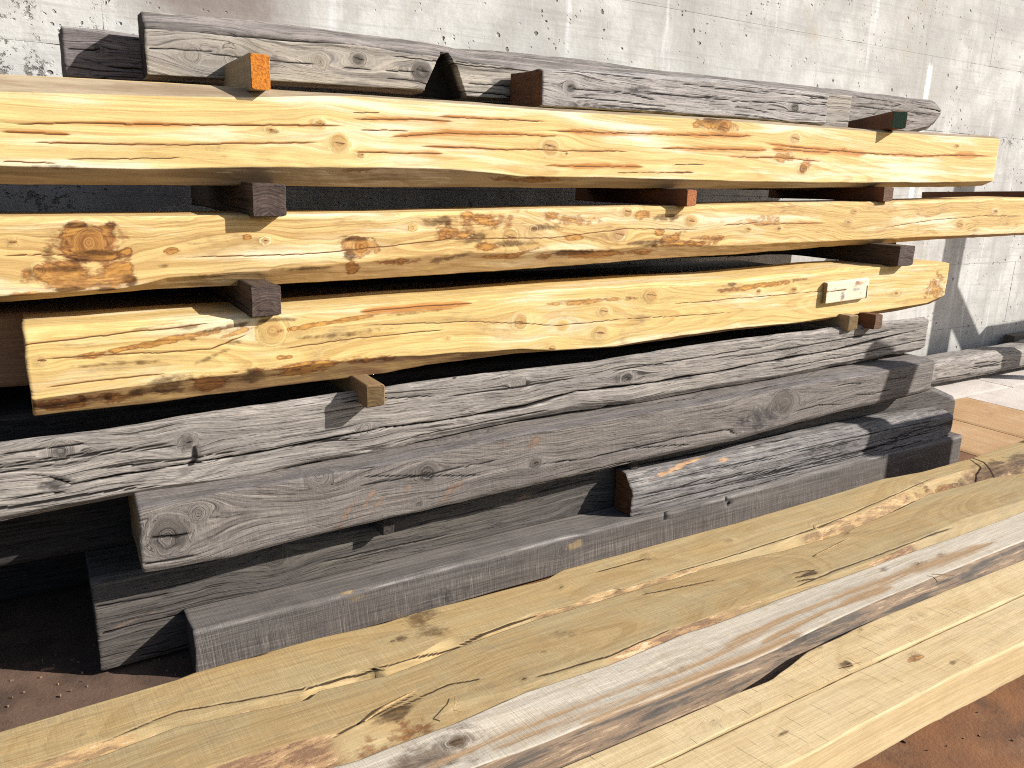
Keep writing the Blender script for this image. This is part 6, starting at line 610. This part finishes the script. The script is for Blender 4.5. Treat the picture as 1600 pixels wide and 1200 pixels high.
# ------------------------------------------------------------------ right side by the wall
def pole(name, x0, x1, y, z, r, mat, label, seed):
    k = r*.42
    P = [([2*r-k*.6]*2, [0, 0]), ([k, k], [0, 0]), ([0, 0], [k, k]), ([0, 0], [2*r-k, 2*r-k]), ([k, k], [2*r, 2*r]), ([2*r-k*.6]*2, [2*r, 2*r])]
    return timber(name, dict(kind='beam', loc=(x0, y, z), xs=[0, x1-x0], P=P), mat, label, 'timber', None, seed=seed, res=.007, dsl=.012, dsr=.014, rough=1.5, wob=.008, wane=(.2, .2), auto=14, pith=(r, r), spacing=.006)
pole('weathered_timber', 4.3, 7.6, 2.80, .035, .085, M_D, 'grey weathered timber lying along the foot of the wall at the right edge', 121)
spacer('bearer', 6.5, 6.6, 2.72, 3.05, .001, .04, M_blk, 'dark bearer under the grey timber at the foot of the wall', None, 123)

# trestle standing to the right of the stack, outside the picture, whose shadow falls on the wall
def bar(name, a, b, wd, dp, mat, parent, seed):
    a = Vector(a); b = Vector(b); L = (b-a).length
    o = timber(name, box_rec(L, dp, wd, (0, 0, 0)), mat, None, None, seed=seed, res=.02, dsl=.06, dsr=.06, rough=.5, wob=.001, wane=(0, 0), backface=.02, parent=parent)
    d = (b-a).normalized(); up = Vector((0, 0, 1)) if abs(d.z) < .9 else Vector((-1, 0, 0)); yv = up.cross(d).normalized(); zv = d.cross(yv)
    o.matrix_basis = Matrix.Translation(a) @ Matrix((d, yv, zv)).transposed().to_4x4() @ Matrix.Translation((0, -dp/2, -wd/2))
    return o
def trestle(loc, parts, label, cat, group, seed):
    t = link('unseen_rack', None); t.location = loc; tag(t, label, cat, group)
    for i, (nm, a, b, wd, dp) in enumerate(parts): bar(nm, a, b, wd, dp, M_tan, t, seed+i)
    return t
trestle((6.73, 2.2, 0), [('post', (0, 0, 0), (0, 0, 2.3), .12, .10), ('brace', (.02, 0, 1.48), (.62, 0, .90), .13, .06), ('arm', (.55, 0, 1.09), (2.0, 0, 1.12), .16, .08), ('post', (1.9, 0, 0), (1.9, 0, 2.0), .12, .10)], 'timber rack post with a diagonal brace standing right of the stack', 'rack', None, 140)
trestle((4.62, 1.0, 0), [('board', (0, 0, 0), (0, 0, 1.15), .46, .04), ('brace', (-.30, 0, 1.08), (-.12, 0, 1.60), .15, .05), ('cross_bar', (-.34, .045, 1.10), (.24, .045, 1.10), .08, .04)], 'unseen upright boards added beyond the ends of the planks to shade the grey timbers', 'rack', None, 150)  # added out of view to throw a shadow on the right timber ends

# ------------------------------------------------------------------ small things
def sliver(name, pts, r, mat, label, cat, group, seed):
    """a thin split of wood: a tapering five-sided stick along pts"""
    P = [Vector(p) for p in pts]; bm = bmesh.new(); rings = []
    for i, p in enumerate(P):
        d = (P[min(i+1, len(P)-1)]-P[max(i-1, 0)]).normalized(); u = d.cross(Vector((0, 0, 1))).normalized(); v = u.cross(d)
        rr = r*(.35+.65*math.sin(math.pi*(i+.6)/(len(P)+.2)))
        rings.append([bm.verts.new(p+u*rr*math.cos(2*math.pi*k/5+seed)+v*rr*.6*math.sin(2*math.pi*k/5+seed)) for k in range(5)])
    for a, b in zip(rings, rings[1:]):
        for k in range(5): bm.faces.new((a[k], a[(k+1) % 5], b[(k+1) % 5], b[k]))
    bm.faces.new(rings[0][::-1]); bm.faces.new(rings[-1]); bmesh.ops.recalc_face_normals(bm, faces=bm.faces)
    me = bpy.data.meshes.new(name); bm.to_mesh(me); bm.free(); me.materials.append(mat)
    o = link(name, me); tag(o, label, cat, group); return o
def plain(name, c, c2):
    N = NB(name); tc = N.n('ShaderNodeTexCoord').outputs['Object']; a = N.noise(tc, 120., 3., .6)
    return N.finish(N.mix(N.rng(a, .35, .65), c, c2), .85, a, .001, 1.)
M_spl = plain('split_wood', (.46, .32, .15), (.30, .18, .08)); M_twig = plain('dark_twig', (.09, .05, .03), (.05, .03, .02))
Z = .234
GF = 'loose splinters on the front planks'
sliver('splinter', [(0.4449, 1.2449, Z+0.002), (0.4901, 1.2586, Z+0.008), (0.566, 1.2805, Z+0.004)], 0.003, M_spl, 'pale split of wood lying on the second plank near its torn bark edge', 'splinter', GF, 0)
sliver('splinter', [(0.6307, 1.2283, Z+0.002), (0.6212, 1.2038, Z+0.008), (0.609, 1.1882, Z+0.004), (0.6225, 1.1785, Z+0.002)], 0.0016, M_spl, 'thin curled brown fibre standing at the torn edge of the second plank', 'splinter', GF, 1)
sliver('splinter', [(1.4302, 0.9044, Z+0.002), (1.4708, 0.8901, Z+0.008)], 0.0015, M_spl, 'short straw-thin fibre beside the round dark knot', 'splinter', GF, 2)
sliver('splinter', [(2.0233, 1.0637, Z+0.002), (2.0614, 1.0228, Z+0.008)], 0.0018, M_spl, 'short pale splinter on the dark bark edge of the whitish plank', 'splinter', GF, 3)
sliver('splinter', [(1.8333, 1.2947, Z+0.002), (2.0193, 1.3139, Z+0.008)], 0.0025, M_spl, 'thin brown sliver on the tan planks seam right of centre', 'splinter', GF, 4)
sliver('twig', [(3.12, 1.56, .236), (3.09, 1.50, .242), (3.04, 1.45, .240), (2.99, 1.40, .222), (2.965, 1.375, .195)], .004, M_twig, 'thin dark twig lying across the bark-stained right end of the rearmost plank', 'twig', None, 2)
# chips and sawdust crumbs on the ground
def chips():
    r = np.random.default_rng(12); bm = bmesh.new()
    for i in range(260):
        if r.random() < .55: x, y = r.uniform(-.5, .25), r.uniform(1.55, 2.2)
        else: x, y = r.uniform(1.1, 3.2), r.uniform(-.1, .86)
        l = r.uniform(.001, .004)*(1+3*(r.random() < .10)); w_ = r.uniform(.0005, .0018); a = r.uniform(0, 6.28); t = r.uniform(.0002, .001)
        c, s_ = math.cos(a), math.sin(a); z = -.0005
        q = [(-l, -w_*.3), (l*.6, -w_), (l, w_*.4), (-l*.5, w_)]
        lo = [bm.verts.new((x+px*c-py*s_, y+px*s_+py*c, z-.004)) for px, py in q]; hi = [bm.verts.new((x+px*c-py*s_, y+px*s_+py*c, z+t+r.uniform(0, .001))) for px, py in q]
        bm.faces.new(hi)
        for k in range(4): bm.faces.new((lo[k], lo[(k+1) % 4], hi[(k+1) % 4], hi[k]))
    me = bpy.data.meshes.new('wood_chips'); bm.to_mesh(me); bm.free(); me.materials.append(plain('chip_wood', (.30, .20, .12), (.14, .085, .05)))
    tag(link('wood_chips', me), 'scattered small wood chips and crumbs on the rusty ground', None, None, 'stuff')
chips()
box('dark_offcut', 6.25, 6.9, 2.985, 3.06, .0, .24, M_blk, None, .006)
tag(bpy.data.objects['dark_offcut'], 'black offcut standing between the wall and the grey timber at the right edge', 'offcut')
